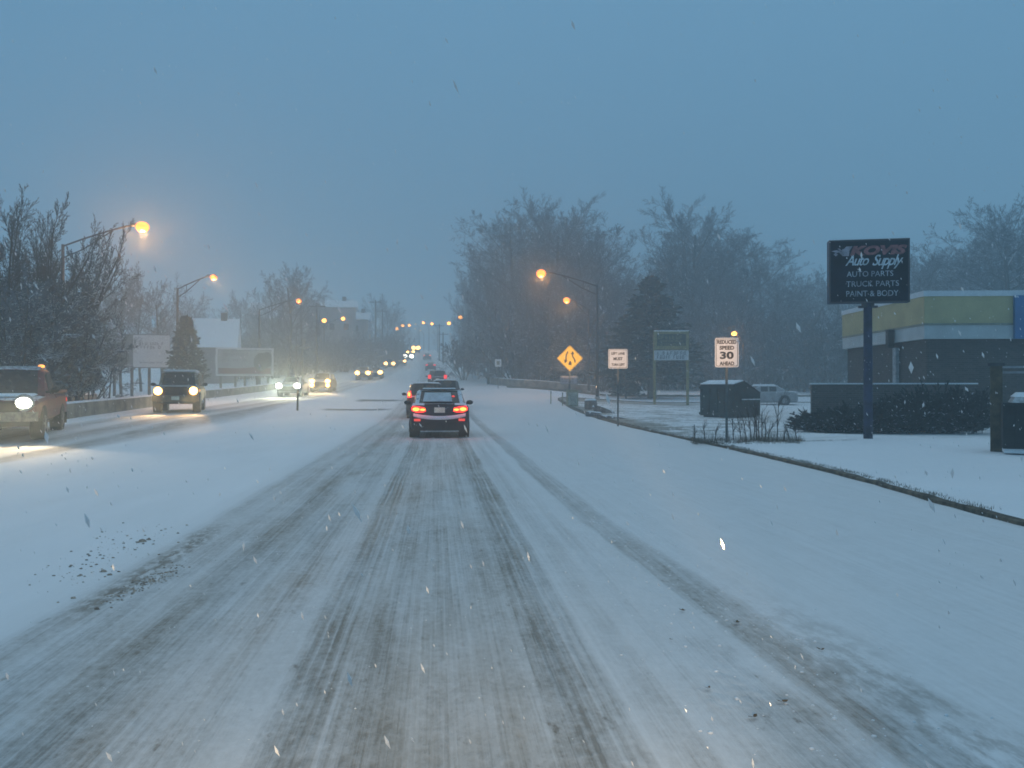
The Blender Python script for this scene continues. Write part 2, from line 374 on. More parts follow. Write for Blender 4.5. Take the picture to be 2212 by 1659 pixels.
while ys[-1] < 26: ys.append(ys[-1] + 0.5)
while ys[-1] < 700: ys.append(ys[-1] + max(0.5, ys[-1] * 0.014))
ys = [y for y in ys if abs(y - 62) > .4 and abs(y - 75) > .5] + [62.0, 75.0]; ys.sort()
side = lambda a, b, n, p: [a + (b - a) * (i / n) ** p for i in range(n + 1)]
mb_road = MB(); NR = 48; uvs = []
def lane_u(x, y):
    o = float(np.interp(y, [0, 80, 185, 300], [10.5, 10.5, 5.3, 5]))
    q = x - cl(y)
    return q if q > -2 else -2 + (q + 2) * (8.5 / (o - 2))
vals = []
for y in ys:
    a, b2 = XL(y), XR(y)
    for i in range(NR + 1):
        x = a + (b2 - a) * i / NR; mb_road.v.append((x, y, H(x, y))); vals.append((lane_u(x, y), y))
for j in range(len(ys) - 1):
    for i in range(NR):
        k = j * (NR + 1) + i; mb_road.f.append((k, k + 1, k + NR + 2, k + NR + 1))
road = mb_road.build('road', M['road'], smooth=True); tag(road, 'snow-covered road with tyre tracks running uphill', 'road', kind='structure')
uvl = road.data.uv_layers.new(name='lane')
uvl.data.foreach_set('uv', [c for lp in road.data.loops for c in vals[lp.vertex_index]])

def kl(y): return 0.05 * (1 - sm(57, 62, y))
right_off = [0] + side(0.5, 30, 34, 1.3) + side(33, 420, 26, 2.0)
mbf = MB(); mbs = MB(); NF = len(right_off)
for mbx in (mbf, mbs):
    for y in ys:
        for o in right_off:
            x = XR(y) + (0.06 * (kl(y) > 0.001)) + o
            bumpz = 0.0 if 61.5 < y < 75.5 else 0.05 * mnoise.noise(Vector((x * .35, y * .35, 0))) * min(1, o)
            z = H(x, y) + kl(y) + bumpz
            mbx.v.append((x, y, z))
for j in range(len(ys) - 1):
    for i in range(NF - 1):
        k = j * NF + i; tgt = mbs if (61.9 < ys[j] < 74.9 and right_off[i] < 200) else mbf
        tgt.f.append((k, k + 1, k + NF + 1, k + NF))
left_off = side(0, 30, 26, 1.2) + side(33, 420, 26, 2.0); NL = len(left_off); base = len(mbf.v)
for y in ys:
    for o in left_off:
        x = XL(y) - o; mbf.v.append((x, y, H(x, y) + 0.06 * mnoise.noise(Vector((x * .3, y * .3, 4))) * min(1, o)))
for j in range(len(ys) - 1):
    for i in range(NL - 1):
        k = base + j * NL + i; mbf.f.append((k + 1, k, k + NL, k + NL + 1))
def strip_unused(mb):
    used = sorted({i for f in mb.f for i in f}); mp = {q: i for i, q in enumerate(used)}
    mb.v = [mb.v[q] for q in used]; mb.f = [tuple(mp[i] for i in f) for f in mb.f]
strip_unused(mbs)
tag(mbf.build('ground', M['field'], smooth=True), 'snow-covered verges and fields', 'ground', kind='structure')
tag(mbs.build('side_road', M['snow'], smooth=True), 'snow-covered side road joining from the right', 'side road', kind='structure')

def kerb(pts, wd, hh, name, label, lift=0.0):
    mb = MB(); secs = []
    rnd = random.Random(5)
    dense = []
    for (a, b) in zip(pts[:-1], pts[1:]):
        n = max(2, int((Vector(b) - Vector(a)).length / 0.35))
        dense += [Vector(a).lerp(Vector(b), i / n) for i in range(n)]
    dense.append(Vector(pts[-1]))
    for i, p in enumerate(dense):
        q = dense[min(i + 1, len(dense) - 1)] - dense[max(i - 1, 0)]
        nrm = Vector((q.y, -q.x)).normalized()
        j = rnd.uniform(-.02, .02)
        z = H(p.x, p.y)
        o1 = p + nrm * (-0.03 + j); o2 = p + nrm * (wd + rnd.uniform(-.02, .03)); hz = hh * rnd.uniform(.85, 1.15)
        secs.append([(o1.x, o1.y, z - .05), (o1.x, o1.y, z + hz * .8), (o1.x * .6 + o2.x * .4, o1.y * .6 + o2.y * .4, z + hz * 1.1), (o2.x, o2.y, z + hz + lift), (o2.x, o2.y, z - .05)])
    mb.loft(secs)
    return tag(mb.build(name, M['kerb']), label, 'kerb', kind='structure')
kerb([(XR(y), y) for y in np.arange(-6, 61.5, 2)] + [(9.6, 61.9), (12, 62.1), (24, 62.3), (40, 62.4)], 0.06, 0.058, 'kerb', 'dark kerb edge along the right side of the road')
kerb([(40, 75.2), (24, 75.6), (14, 76), (9, 77.5), (6.9, 80.5)], 0.14, 0.16, 'kerb', 'dark kerb on the far side of the side road')

# ------------------------------------------------------------------ haze
hz = MB().box((0, 230, 27), (760, 560, 60.0))
m = bpy.data.materials.new('haze'); m.use_nodes = True; t = m.node_tree; t.nodes.clear()
o_ = t.nodes.new('ShaderNodeOutputMaterial'); pv = t.nodes.new('ShaderNodeVolumePrincipled')
pv.inputs['Color'].default_value = (0.84, 0.965, 1.0, 1); pv.inputs['Density'].default_value = 0.0060; pv.inputs['Anisotropy'].default_value = 0.66
t.links.new(pv.outputs[0], o_.inputs['Volume'])
tag(hz.build('haze', m), 'blue dusk haze of falling snow', 'haze', kind='stuff')

# ------------------------------------------------------------------ lights on things
def spot(parent, loc, rx, rz, energy, col, size=70, blend=0.9, radius=0.08):
    d = bpy.data.lights.new('lamp_beam', 'SPOT'); d.energy = energy; d.color = col; d.spot_size = R_(size); d.spot_blend = blend; d.shadow_soft_size = radius
    o = bpy.data.objects.new('lamp_beam', d); C.objects.link(o); o.location = loc; o.rotation_euler = (R_(90 + rx), 0, R_(rz))
    if parent is not None: o.parent = parent
    return o
def point(parent, loc, energy, col, radius=0.15):
    d = bpy.data.lights.new('lamp_glow', 'POINT'); d.energy = energy; d.color = col; d.shadow_soft_size = radius
    o = bpy.data.objects.new('lamp_glow', d); C.objects.link(o); o.location = loc
    if parent is not None: o.parent = parent
    return o
# own car's low beams (the camera rides behind them): they light the flakes; the added narrow spots imitate the signs' reflective shine
for s in (-0.7, 0.7):
    spot(None, (s, 1.0, 0.75), -3.0, -2, 180, (1.0, 0.74, 0.44), 62, 1.0)
    spot(None, (s, 1.0, 0.80), 4.3, -20.3 + s * 1.6, 8500, (1.0, 0.60, 0.34), 4.6, 0.4)  # added spot brightening the reduced speed sign, not part of the low beam
    spot(None, (s, 1.0, 0.80), 3.2, -12.8 + s * 1.0, 17000, (1.0, 0.60, 0.34), 3.6, 0.4)  # added spot for the shine of the left lane sign
    spot(None, (s, 1.0, 0.80), 2.8, -9.4 + s * .7, 84000, (1.0, 0.58, 0.30), 3.2, 0.4)  # added spot for the shine of the yellow diamond
SIGN_SPOTS = [(-20.3, 4.3, 2.6), (-12.8, 3.2, 2.1), (-9.4, 2.8, 1.9)]

# ------------------------------------------------------------------ street lamps
def street_lamp(hpx, hpy, D, ppx, label, r=0.26, power=320, lens='lens', arm_up=0.9, pD=None, zb=None, g='street lamps along the road'):
    hx, hy = at(hpx, D); hzv = zpx(hpy, D)
    px_, py_ = at(ppx, pD or D); zb = H(px_, py_) if zb is None else zb
    root = empty('street_lamp', label, 'street lamp', (px_, py_, zb), 0, g)
    rel = Vector((hx - px_, hy - py_, hzv - zb)); top = rel.z - arm_up
    MB().tube((0, 0, 0), (0, 0, top), 0.14, 0.08, 10).build('pole', M['darkmetal'], root, True)
    MB().tube((0, 0, 0), (0, 0, 0.25), 0.22, 0.19, 10).build('base', M['concrete'], root, True)
    hv = Vector((rel.x, rel.y, 0)); L_ = max(hv.length, .01); hv.normalize()
    def P(s, z): return (hv.x * s * L_, hv.y * s * L_, z)
    up = [P(0, top - .1), P(.25, top + arm_up * .30), P(.55, top + arm_up * .72), P(.8, rel.z + .02), P(.95, rel.z + .06)]
    lo = [P(0, top - .75), P(.25, top - .28), P(.48, top + arm_up * .35), P(.62, top + arm_up * .76)]
    a = MB().path(up, 0.045, 6); a.path(lo, 0.035, 6); a.tube(P(.25, top - .28), P(.25, top + arm_up * .3), .025); a.build('arm', M['darkmetal'], root)
    hd = MB(); ang = math.atan2(hv.y, hv.x)
    hd.box((rel.x - hv.x * .15, rel.y - hv.y * .15, rel.z + .10), (0.85, 0.34, 0.16), ang, top=.75)
    hd = hd.build('lamp_head', M['galv'], root)
    MB().ball((rel.x, rel.y, rel.z - .02), r, 14, 8, (1, 1, .8)).build('lens', M[lens], hd, True)
    if power: point(root, (rel.x, rel.y, rel.z - r - .12), power, (1.0, 0.42, 0.12), 0.2)
    return root
street_lamp(307, 489, 45, 135, 'tall street lamp reaching out over the bare tree at far left, nearest and brightest', 0.36, 1500, arm_up=1.0)
street_lamp(461, 598, 65, 383, 'street lamp on a dark pole above the dark conifer on the left', 0.27, 450)
street_lamp(645, 649, 84, 560, 'street lamp whose pole passes the right end of the low billboard', 0.27, 180)
street_lamp(700, 692, 112, 640, 'street lamp glowing left of the white house on the hill', 0.32, 80, 'lens_far')
street_lamp(741, 688, 135, 700, 'street lamp glowing in front of the white house on the hill', 0.33, 80, 'lens_far')
street_lamp(1169, 590, 62, 1290, 'brightest street lamp before the wood on the right, highest of the pair', 0.37, 430)
street_lamp(1224, 648, 80, 1272, 'second street lamp before the wood, lower right of the brightest one', 0.34, 380)
street_lamp(994, 685, 158, 1025, 'street lamp at the left foot of the wood, nearest of the far right row', 0.44, 60, 'lens_far')
street_lamp(969.5, 698, 195, 992, 'street lamp in the far right row standing alone beside the twin poles', 0.48, 40, 'lens_far')
street_lamp(1586, 720, 82, 1606, 'street lamp behind the reduced speed sign on the side road', 0.28, 150, 'lens_far')
for px_, py_, D, dp, lab in [(933, 699.5, 228, 12, 'fourth far street lamp from the right end of the hilltop row'),
                             (914.5, 697, 243, 12, 'topmost far lamp in the middle of the hilltop row'),
                             (884, 702.7, 240, -12, 'third far lamp from the left end of the hilltop row'),
                             (869.6, 703.5, 222, -12, 'second far lamp from the left end of the hilltop row'),
                             (858, 710, 202, -13, 'leftmost and lowest far lamp of the hilltop row')]:
    street_lamp(px_, py_, D, px_ + dp, lab, 0.46, 20, 'lens_far', g='far street lamps on the hill')
for px_, py_, D, lab in [(897.5, 700, 258, 'small pale lamp in the centre of the hilltop row'), (897, 709.4, 262, 'small pale lamp just below the centre of the hilltop row'),
                         (907.5, 714, 268, 'small pale lamp below right of the hilltop row')]:
    street_lamp(px_, py_, D, px_ + 8, lab, 0.28, 0, 'lens_w', g='small pale lamps at the hilltop')
bulk = list(bpy.data.objects)

# utility poles
def upole(px, py, D, lab, r=.15, arms=1, zb=None):
    x, y, z = HP(px, D); top = zpx(py, D) - z
    root = empty('utility_pole', lab, 'utility pole', (x, y, z), 0, 'wooden utility poles')
    MB().tube((0, 0, 0), (0, 0, top), r, r * .65, 8).build('pole', M['bark'], root)
    a = MB()
    for k in range(arms): a.box((0, 0, top - .4 - k * .7), (2.2, .1, .12))
    a.build('crossarm', M['bark'], root)
    i = MB()
    for s in (-.95, -.45, .45, .95): i.tube((s, 0, top - .34), (s, 0, top - .18), .04, .03, 6)
    i.build('insulator', M['galv'], root)
upole(684, 655, 105, 'utility pole just left of the white house on the hill')
upole(811, 648, 150, 'tall utility pole near the left end of the hilltop lamps', .18)
upole(826, 668, 165, 'shorter utility pole right beside the tall one left of the hilltop lamps', .18)
upole(949, 700, 185, 'left one of two utility poles beside the far right side of the road', .2)
upole(957, 718, 172, 'right one of two utility poles beside the far right side of the road', .18)

# ------------------------------------------------------------------ lettering
def text_mb(s, size, shear=0.0, spacing=1.0, bold=0.0, align='CENTER'):
    cu = bpy.data.curves.new('t', 'FONT'); cu.body = s; cu.size = size; cu.shear = shear; cu.align_x = align; cu.align_y = 'CENTER'
    cu.space_character = spacing; cu.offset = bold; cu.extrude = 0.004; cu.resolution_u = 3
    o = bpy.data.objects.new('t', cu); C.objects.link(o)
    dg = bpy.context.evaluated_depsgraph_get(); me = bpy.data.meshes.new_from_object(o.evaluated_get(dg))
    mb = MB(); mb.v = [tuple(v.co) for v in me.vertices]; mb.f = [tuple(p.vertices) for p in me.polygons]
    bpy.data.objects.remove(o); bpy.data.meshes.remove(me); bpy.data.curves.remove(cu)
    return mb
def put_text(parent, s, size, x, z, y, mt, width=None, height=None, **k):
    """flat on a panel facing -y"""
    mb = text_mb(s, size, **k)
    xs = [v[0] for v in mb.v]; hs = [v[1] for v in mb.v]
    sx = (width / (max(xs) - min(xs))) if width else 1; sz = (height / (max(hs) - min(hs))) if height else 1
    cx = (max(xs) + min(xs)) / 2; ch = (max(hs) + min(hs)) / 2
    mb.v = [(x + (a - cx) * sx, y - c, z + (b_ - ch) * sz) for a, b_, c in mb.v]
    return mb.build('lettering', mt, parent)
def face_cam(x, y): return -math.atan2(x, y)

M['sign_w'] = mat('white_sign_sheeting', (0.80, 0.78, 0.74), 0.5, var=0.04, scale=3)
M['sign_y'] = mat('yellow_sign_sheeting', (0.95, 0.60, 0.02), 0.5, var=0.05, scale=3)
M['ink'] = mat('black_ink', (0.02, 0.02, 0.02), 0.6)
M['post'] = mat('sign_post_steel', (0.09, 0.11, 0.11), 0.6, 0.3, snow=0.3)

def rrect(w_, h_, r, cx=0, cz=0, n=5):
    pts = []
    for qx, qz, a0 in ((1, 1, 0), (-1, 1, 90), (-1, -1, 180), (1, -1, 270)):
        for k in range(n + 1):
            a = R_(a0 + 90 * k / n); pts.append((cx + qx * (w_ / 2 - r) + r * math.cos(a), cz + qz * (h_ / 2 - r) + r * math.sin(a)))
    return pts
def ring(mb, outer, inner, y0, y1):
    n = len(outer)
    vs = [(p[0], y0, p[1]) for p in outer] + [(p[0], y0, p[1]) for p in inner] + [(p[0], y1, p[1]) for p in outer] + [(p[0], y1, p[1]) for p in inner]
    fs = []
    for k in range(n):
        j = (k + 1) % n
        fs += [(k, j, n + j, n + k), (k, 2 * n + k, 2 * n + j, j), (n + k, n + j, 3 * n + j, 3 * n + k)]
    return mb.add(vs, fs)

def road_sign(px, D, label, w_, h_, zc, lines, mt='sign_w', name='road_sign', rot=0):
    x, y, z = HP(px, D)
    z += kl(y)
    root = empty(name, label, 'road sign', (x, y, z - .03), face_cam(x, y) * .5 + rot, 'road signs on the right verge')
    MB().box((0, .03, (zc + h_ / 2) / 2 - .1), (.06, .045, zc + h_ / 2 - .15)).build('post', M['post'], root)
    bd = MB().prism(rrect(w_, h_, .05, 0, zc), -.012, .0).build('sign_panel', M[mt], root)
    ring(MB(), rrect(w_ - .05, h_ - .05, .04, 0, zc), rrect(w_ - .075, h_ - .075, .035, 0, zc), -.016, -.0125).build('border', M['ink'], bd)
    for s, zz, ww, hh in lines:
        put_text(bd, s, .15, 0, zz, -.014, M['ink'], ww, hh, bold=.006)
    b_ = MB().tube((0, -.02, zc + h_ * .3), (0, 0, zc + h_ * .3), .012, n=6); b_.tube((0, -.02, zc - h_ * .3), (0, 0, zc - h_ * .3), .012, n=6); b_.build('bolt', M['galv'], root)
    return root
rs = road_sign(1570, 21.5, 'white reduced speed 30 ahead sign in front of the green dumpster', .62, .78, 2.42,
               [('REDUCED', 2.70, .50, .105), ('SPEED', 2.545, .38, .105), ('30', 2.345, .36, .20), ('AHEAD', 2.13, .38, .10)])
road_sign(1335, 31.7, 'square white left lane must turn left sign in front of the spruce', .76, .76, 2.62,
          [('LEFT LANE', 2.83, .52, .10), ('MUST', 2.62, .36, .12), ('TURN LEFT', 2.39, .52, .10)])

def arrow_poly(pts, wd, head):
    """ribbon through pts with an arrow head at the last point (x,z)"""
    L1, L2 = [], []
    V = [Vector(p) for p in pts]
    for i in range(len(V)):
        d = (V[min(i + 1, len(V) - 1)] - V[max(i - 1, 0)]).normalized(); nn = Vector((-d.y, d.x))
        L1.append(V[i] + nn * wd / 2); L2.append(V[i] - nn * wd / 2)
    d = (V[-1] - V[-2]).normalized(); nn = Vector((-d.y, d.x))
    return L1, L2, (V[-1] + nn * head * .62, V[-1] + d * head, V[-1] - nn * head * .62)
def arrow(mb, pts, wd, head, y0, y1):
    a, b_, tri = arrow_poly(pts, wd, head)
    for i in range(len(a) - 1): mb.prism([a[i], b_[i], b_[i + 1], a[i + 1]], y0, y1)
    mb.prism(list(tri), y0, y1)
x, y, z = HP(1231, 52)
root = empty('warning_sign', 'bright yellow diamond sign with two black arrows beside the junction', 'road sign', (x, y, z), face_cam(x, y) * .5, 'road signs on the right verge')
zc = zpx(774, 52) - z; hd_ = .845
MB().box((0, .04, (zc + .4) / 2), (.08, .05, zc + .4)).build('post', M['post'], root)
def dia(h, r=.06):
    pts = []
    for a0 in (0, 90, 180, 270):
        cx = (h - r * 1.414) * math.cos(R_(a0)); cz_ = (h - r * 1.414) * math.sin(R_(a0))
        for k in range(5):
            a = R_(a0 - 45 + 90 * k / 4); pts.append((cx + r * math.cos(a), zc + cz_ + r * math.sin(a)))
    return pts
pn = MB().prism(dia(hd_), -.012, 0).build('sign_panel', M['sign_y'], root)
ring(MB(), dia(hd_ - .035), dia(hd_ - .06), -.016, -.0125).build('border', M['ink'], pn)
am = MB()
arrow(am, [(-.13, zc + .43), (-.17, zc + .34), (-.235, zc + .2), (-.25, zc + .06), (-.24, zc - .06), (-.26, zc - .12)], .085, .2, -.018, -.0125)
arrow(am, [(.33, zc - .26), (.32, zc - .14), (.27, zc - .02), (.2, zc + .08), (.165, zc + .18), (.17, zc + .26)], .085, .2, -.018, -.0125)
am.prism([(-.09, zc - .43), (.11, zc - .43), (.11, zc - .30), (.08, zc - .22), (.02, zc - .16), (-.03, zc - .2), (-.08, zc - .30)], -.018, -.0125)
am.build('arrow_symbol', M['ink'], pn)

# far little signs along the right edge, seen as pale squares
for px, py, D, w_, h_, lab in [(1076, 784, 78, .62, .72, 'small white square sign above the parapet corner, nearest of the far signs'),
                               (1020.5, 770, 110, .66, .70, 'small pale sign furthest left of the far signs on the right verge')]:
    x, y, z = HP(px, D); zz = zpx(py, D) - z
    r = empty('road_sign', lab, 'road sign', (x, y, z), 0, 'far road signs')
    MB().box((0, .03, zz / 2), (.07, .05, zz)).build('post', M['post'], r)
    p = MB().prism(rrect(w_, h_, .06, 0, zz), -.012, 0).build('sign_panel', M['sign_w'], r)
    MB().box((0, -.016, zz), (w_ * .45, .006, h_ * .5)).build('marking', mat('faded_marking', (.3, .24, .14), .6), p)
for px, py, D, w_, lab in [(1054, 771, 95, .22, 'narrow pale marker panel, left of the two narrow ones'), (1059.5, 771, 99, .12, 'narrowest dim marker panel, right of the two narrow ones')]:
    x, y, z = HP(px, D); zz = zpx(py, D) - z
    r = empty('object_marker_sign', lab, 'marker', (x, y, z), 0)
    MB().box((0, .03, zz / 2), (.05, .04, zz)).build('post', M['post'], r)
    MB().prism(rrect(w_, .62, .04, 0, zz), -.012, 0).build('sign_panel', mat('dull_sheeting', (.5, .52, .5), .6), r)

# ------------------------------------------------------------------ auto-supply sign
x, y, z = HP(1875, 22.8); zsign0 = zpx(655, 22.8) - z; zsign1 = zpx(519, 22.8) - z
M['signblue'] = mat('navy_sign_face', (0.005, 0.008, 0.018), 0.7, var=0.6, scale=2.5, spec=0.1)
M['signside'] = mat('sign_cabinet', (0.035, 0.06, 0.10), 0.6)
M['polepaint'] = mat('navy_pole', (0.022, 0.032, 0.07), 0.7, var=0.5, scale=4)
M['t_white'] = mat('white_lettering', (0.34, 0.40, 0.44), 0.6, var=0.35, scale=5)
M['t_white2'] = mat('bright_script', (0.50, 0.58, 0.62), 0.6, var=0.3, scale=5)
M['t_red'] = mat('red_lettering', (0.26, 0.09, 0.09), 0.6, var=0.4, scale=7)
root = empty('shop_sign', 'dark auto supply sign on a single blue pole by the juniper hedge', 'sign', (x, y, z), R_(-16))
MB().tube((0, 0, -.2), (0, 0, zsign0), .125, .115, 14).build('pole', M['polepaint'], root, True)
MB().box((0, 0, zsign0 - .10), (.50, .10, .06)).box((0, 0, zsign0 - .06), (.30, .2, .12)).build('bracket', M['darkmetal'], root)
W2 = 2.12; hS = zsign1 - zsign0; zc = (zsign0 + zsign1) / 2
cab = MB().box((0, 0, zc), (W2, .30, hS)).build('cabinet', M['signside'], root)
fc = MB().box((.0, -.155, zc), (W2 - .07, .012, hS - .07)).build('sign_face', M['signblue'], root)
ring(MB(), [(-W2 / 2, zsign0), (W2 / 2, zsign0), (W2 / 2, zsign1), (-W2 / 2, zsign1)], [(-W2 / 2 + .04, zsign0 + .04), (W2 / 2 - .04, zsign0 + .04), (W2 / 2 - .04, zsign1 - .04), (-W2 / 2 + .04, zsign1 - .04)], -.172, -.152).build('frame', M['darkmetal'], root)
MB().box((0, 0, zsign1 + .012), (W2 - .02, .28, .02)).build('snow_cap', M['snow'], root)
def sl(u_): return (u_ - 1060) / (1940 - 190) * W2
def sz(v_): return zsign1 - (v_ - 100) / (1540 - 100) * hS
def line(s, u0, u1, v0, v1, mt, **k): put_text(fc, s, .2, sl((u0 + u1) / 2), sz((v0 + v1) / 2), -.1625, mt, (sl(u1) - sl(u0)), abs(sz(v1) - sz(v0)), **k)
line('KOVIS', 640, 1880, 240, 460, M['t_red'], shear=.25, bold=.012)
line('Auto', 540, 1060, 450, 690, M['t_white2'], shear=.45, spacing=.86, bold=.002)
line('Supply', 1130, 1800, 450, 780, M['t_white2'], shear=.45, spacing=.84, bold=.002)
line('AUTO PARTS', 570, 1580, 820, 945, M['t_white'])
line('TRUCK PARTS', 560, 1700, 1045, 1170, M['t_white'])
line('PAINT & BODY', 560, 1690, 1265, 1395, M['t_white'])
fl = MB()
for (u0, v0, u1, v1, th) in [(230, 345, 480, 370, 30), (280, 420, 380, 430, 45), (370, 285, 470, 350, 28), (440, 350, 530, 310, 26), (380, 370, 560, 440, 34)]:
    fl.prism([(sl(u0), sz(v0)), (sl((u0 + u1) / 2), sz((v0 + v1) / 2 - th)), (sl(u1), sz(v1)), (sl((u0 + u1) / 2), sz((v0 + v1) / 2 + th))], -.168, -.1615)
fl.prism([(sl(420), sz(400)), (sl(560), sz(250)), (sl(700), sz(245)), (sl(630), sz(350)), (sl(620), sz(470)), (sl(480), sz(465))], -.168, -.1615)
fl.build('flame_emblem', mat('grey_flame', (.30, .28, .32), .6, var=.3), fc)

# ------------------------------------------------------------------ yellow and white reader board
def blocks(mb, x0, x1, zc, h, y, seed, gap=.3, th=.01):
    rnd = random.Random(seed); q = x0
    while q < x1 - h * .4:
        wd = h * rnd.uniform(.45, .85)
        if rnd.random() < .14: q += wd * .8; continue
        k = rnd.randint(0, 3)
        mb.box((q + h * .07, y, zc), (h * .15, th, h))
        if k in (0, 2): mb.box((q + wd * .45, y, zc + h * .42), (wd * .7, th * .9, h * .15))
        if k in (1, 2, 3): mb.box((q + wd * .45, y, zc - h * .42), (wd * .7, th * .9, h * .15))
        if k in (0, 3): mb.box((q + wd * .45, y, zc), (wd * .6, th * .8, h * .13))
        if k in (1, 2): mb.box((q + wd * .8, y, zc), (h * .15, th * 1.1, h))
        q += wd + h * gap
D = 58; x, y, z = HP(1450, D); s_ = D / F
root = empty('reader_board', 'green and yellow framed board with white letter panel on two posts before the spruce', 'sign', (x, y, z), R_(-6))
wB = 74 * s_; Z = lambda py: zpx(py, D) - z
M['yel_old'] = mat('faded_yellow', (.26, .23, .10), .7, var=.3)
M['grn_old'] = mat('dark_green_face', (.045, .065, .055), .7, var=.4)
M['wh_old'] = mat('faded_white_panel', (.55, .60, .62), .7, var=.15)
for px in (1412, 1488):
    MB().box(((px - 1450) * s_ * .94, .1, Z(716) / 2), (.17, .17, Z(716))).build('post', M['yel_old'], root)
up_ = MB().box((0, -.02, (Z(716) + Z(755)) / 2), (wB, .2, Z(716) - Z(755))).build('upper_panel', M['yel_old'], root)
MB().box((0, -.13, (Z(722) + Z(747)) / 2), (wB * .84, .02, Z(722) - Z(747))).build('face', M['grn_old'], up_)
g1 = MB(); blocks(g1, -wB * .38, wB * .38, Z(729), .26, -.148, 3); blocks(g1, -wB * .36, wB * .36, Z(737), .13, -.148, 4); blocks(g1, -wB * .38, wB * .38, Z(743.5), .13, -.148, 5)
g1.build('lettering', mat('dull_yellow_letters', (.26, .24, .12), .7), up_)
lo_ = MB().box((0, -.02, (Z(757) + Z(778)) / 2), (wB, .2, Z(757) - Z(778))).build('lower_panel', M['wh_old'], root)
g2 = MB(); blocks(g2, -wB * .42, wB * .42, Z(763), .24, -.13, 6); blocks(g2, -wB * .42, wB * .42, Z(771.5), .24, -.13, 7)
g2.build('lettering', mat('blue_grey_letters', (.06, .09, .12), .7), lo_)
MB().box((0, -.02, Z(715)), (wB, .2, .08)).build('snow_cap', M['snow'], root)

# grey notice board behind the diamond sign
D = 60; x, y, z = HP(1229, D); Z = lambda py: zpx(py, D) - z
root = empty('notice_board', 'low grey notice board below and behind the yellow diamond sign', 'sign', (x, y, z))
pn = MB().box((0, 0, (Z(812) + Z(830)) / 2), (37 / F * D, .08, Z(812) - Z(830))).build('panel', mat('grey_lilac_panel', (.42, .40, .44), .7, var=.2), root)
gg = MB(); blocks(gg, -.5, .5, Z(818), .13, -.05, 11); blocks(gg, -.5, .5, Z(824), .13, -.05, 12); gg.build('lettering', M['darkmetal'], pn)
ring(MB(), rrect(37 / F * D, Z(812) - Z(830), .01, 0, (Z(812) + Z(830)) / 2), rrect(37 / F * D - .1, Z(812) - Z(830) - .1, .01, 0, (Z(812) + Z(830)) / 2), -.06, -.042).build('frame', M['galv'], root)
MB().box((.03, .02, Z(830) / 2), (.12, .08, Z(830))).build('post', M['darkmetal'], root)

# ------------------------------------------------------------------ verge furniture
x, y, z = HP(1236, 51)
root = empty('utility_cabinet', 'tan utility cabinet on the verge tip below the diamond sign', 'utility cabinet', (x, y, z))
M['tan'] = mat('tan_cabinet', (.30, .28, .18), .7, var=.25, snow=.9)
MB().box((0, 0, .52), (.68, .5, 1.0)).build('body', M['tan'], root)
MB().box((0, 0, 1.04), (.74, .56, .06)).build('lid', M['tan'], root)
MB().box((0, -.26, .5), (.56, .02, .8)).build('door', mat('snow_dusted_door', (.36, .37, .32), .8, var=.3), root)
for px, D, lab in [(1215, 52, 'thin bollard left of the tan utility cabinet'), (1190, 54, 'thin bollard at the pointed end of the verge')]:
    x, y, z = HP(px, D); r = empty('marker_stake', lab, 'marker', (x, y, z))
    MB().tube((0, 0, 0), (0, 0, .85), .035, n=6).build('stake', M['tan'], r); MB().box((0, -.03, .75), (.08, .02, .16)).build('reflector', M['galv'], r)
def rock(px, D, dims, label, seed, tilt=.2):
    x, y, z = HP(px, D); rnd = random.Random(seed); mb = MB(); mb.ball((0, 0, dims[2] * .3), 1, 12, 8)
    mb.v = [(vx * dims[0] * (1 + .25 * mnoise.noise(Vector((vx * 2 + seed, vy * 2, vz * 2)))), vy * dims[1], (vz - dims[2] * .3) * dims[2] * (1 + .2 * mnoise.noise(Vector((vx * 3, vy * 3 + seed, vz)))) + dims[2] * .3 + vx * tilt) for vx, vy, vz in mb.v]
    mb.v = [(a, b_, min(c, dims[2] * .8 + a * tilt)) for a, b_, c in mb.v]
    o = mb.build('landscape_rock', mat('snowy_rock', (.13, .13, .13), .9, var=.4, snow=1.0, snow_edge=.35), smooth=False, loc=(x, y, z)); tag(o, label, 'rock', 'snow-covered rocks on the verge')
rock(1276, 47, (.38, .4, .85), 'upright snow-covered rock right of the tan cabinet', 3, 0)
rock(1304, 44, (.62, .5, .40), 'flat slab-shaped rock leaning beside the upright rock', 4, -.25)
rock(1322, 38, (.75, .5, .22), 'lowest flat snow-covered rock nearest the kerb', 6, -.1)
rock(1283, 41, (.45, .5, .30), 'low rock at the foot of the upright snow-covered one', 9, -.05)

# marker post in the median
x, y, z = HP(643, 44)
root = empty('delineator_post', 'short wooden-looking marker post on the snowy median nose', 'marker post', (x, y, z), .3)
MB().box((0, 0, .56), (.10, .06, 1.2), ry=.02).build('post', mat('weathered_post', (.16, .13, .07), .8, var=.3), root)
MB().box((0.01, -.035, .98), (.09, .012, .2)).build('reflector', mat('amber_reflector', (.35, .2, .06), .4), root)

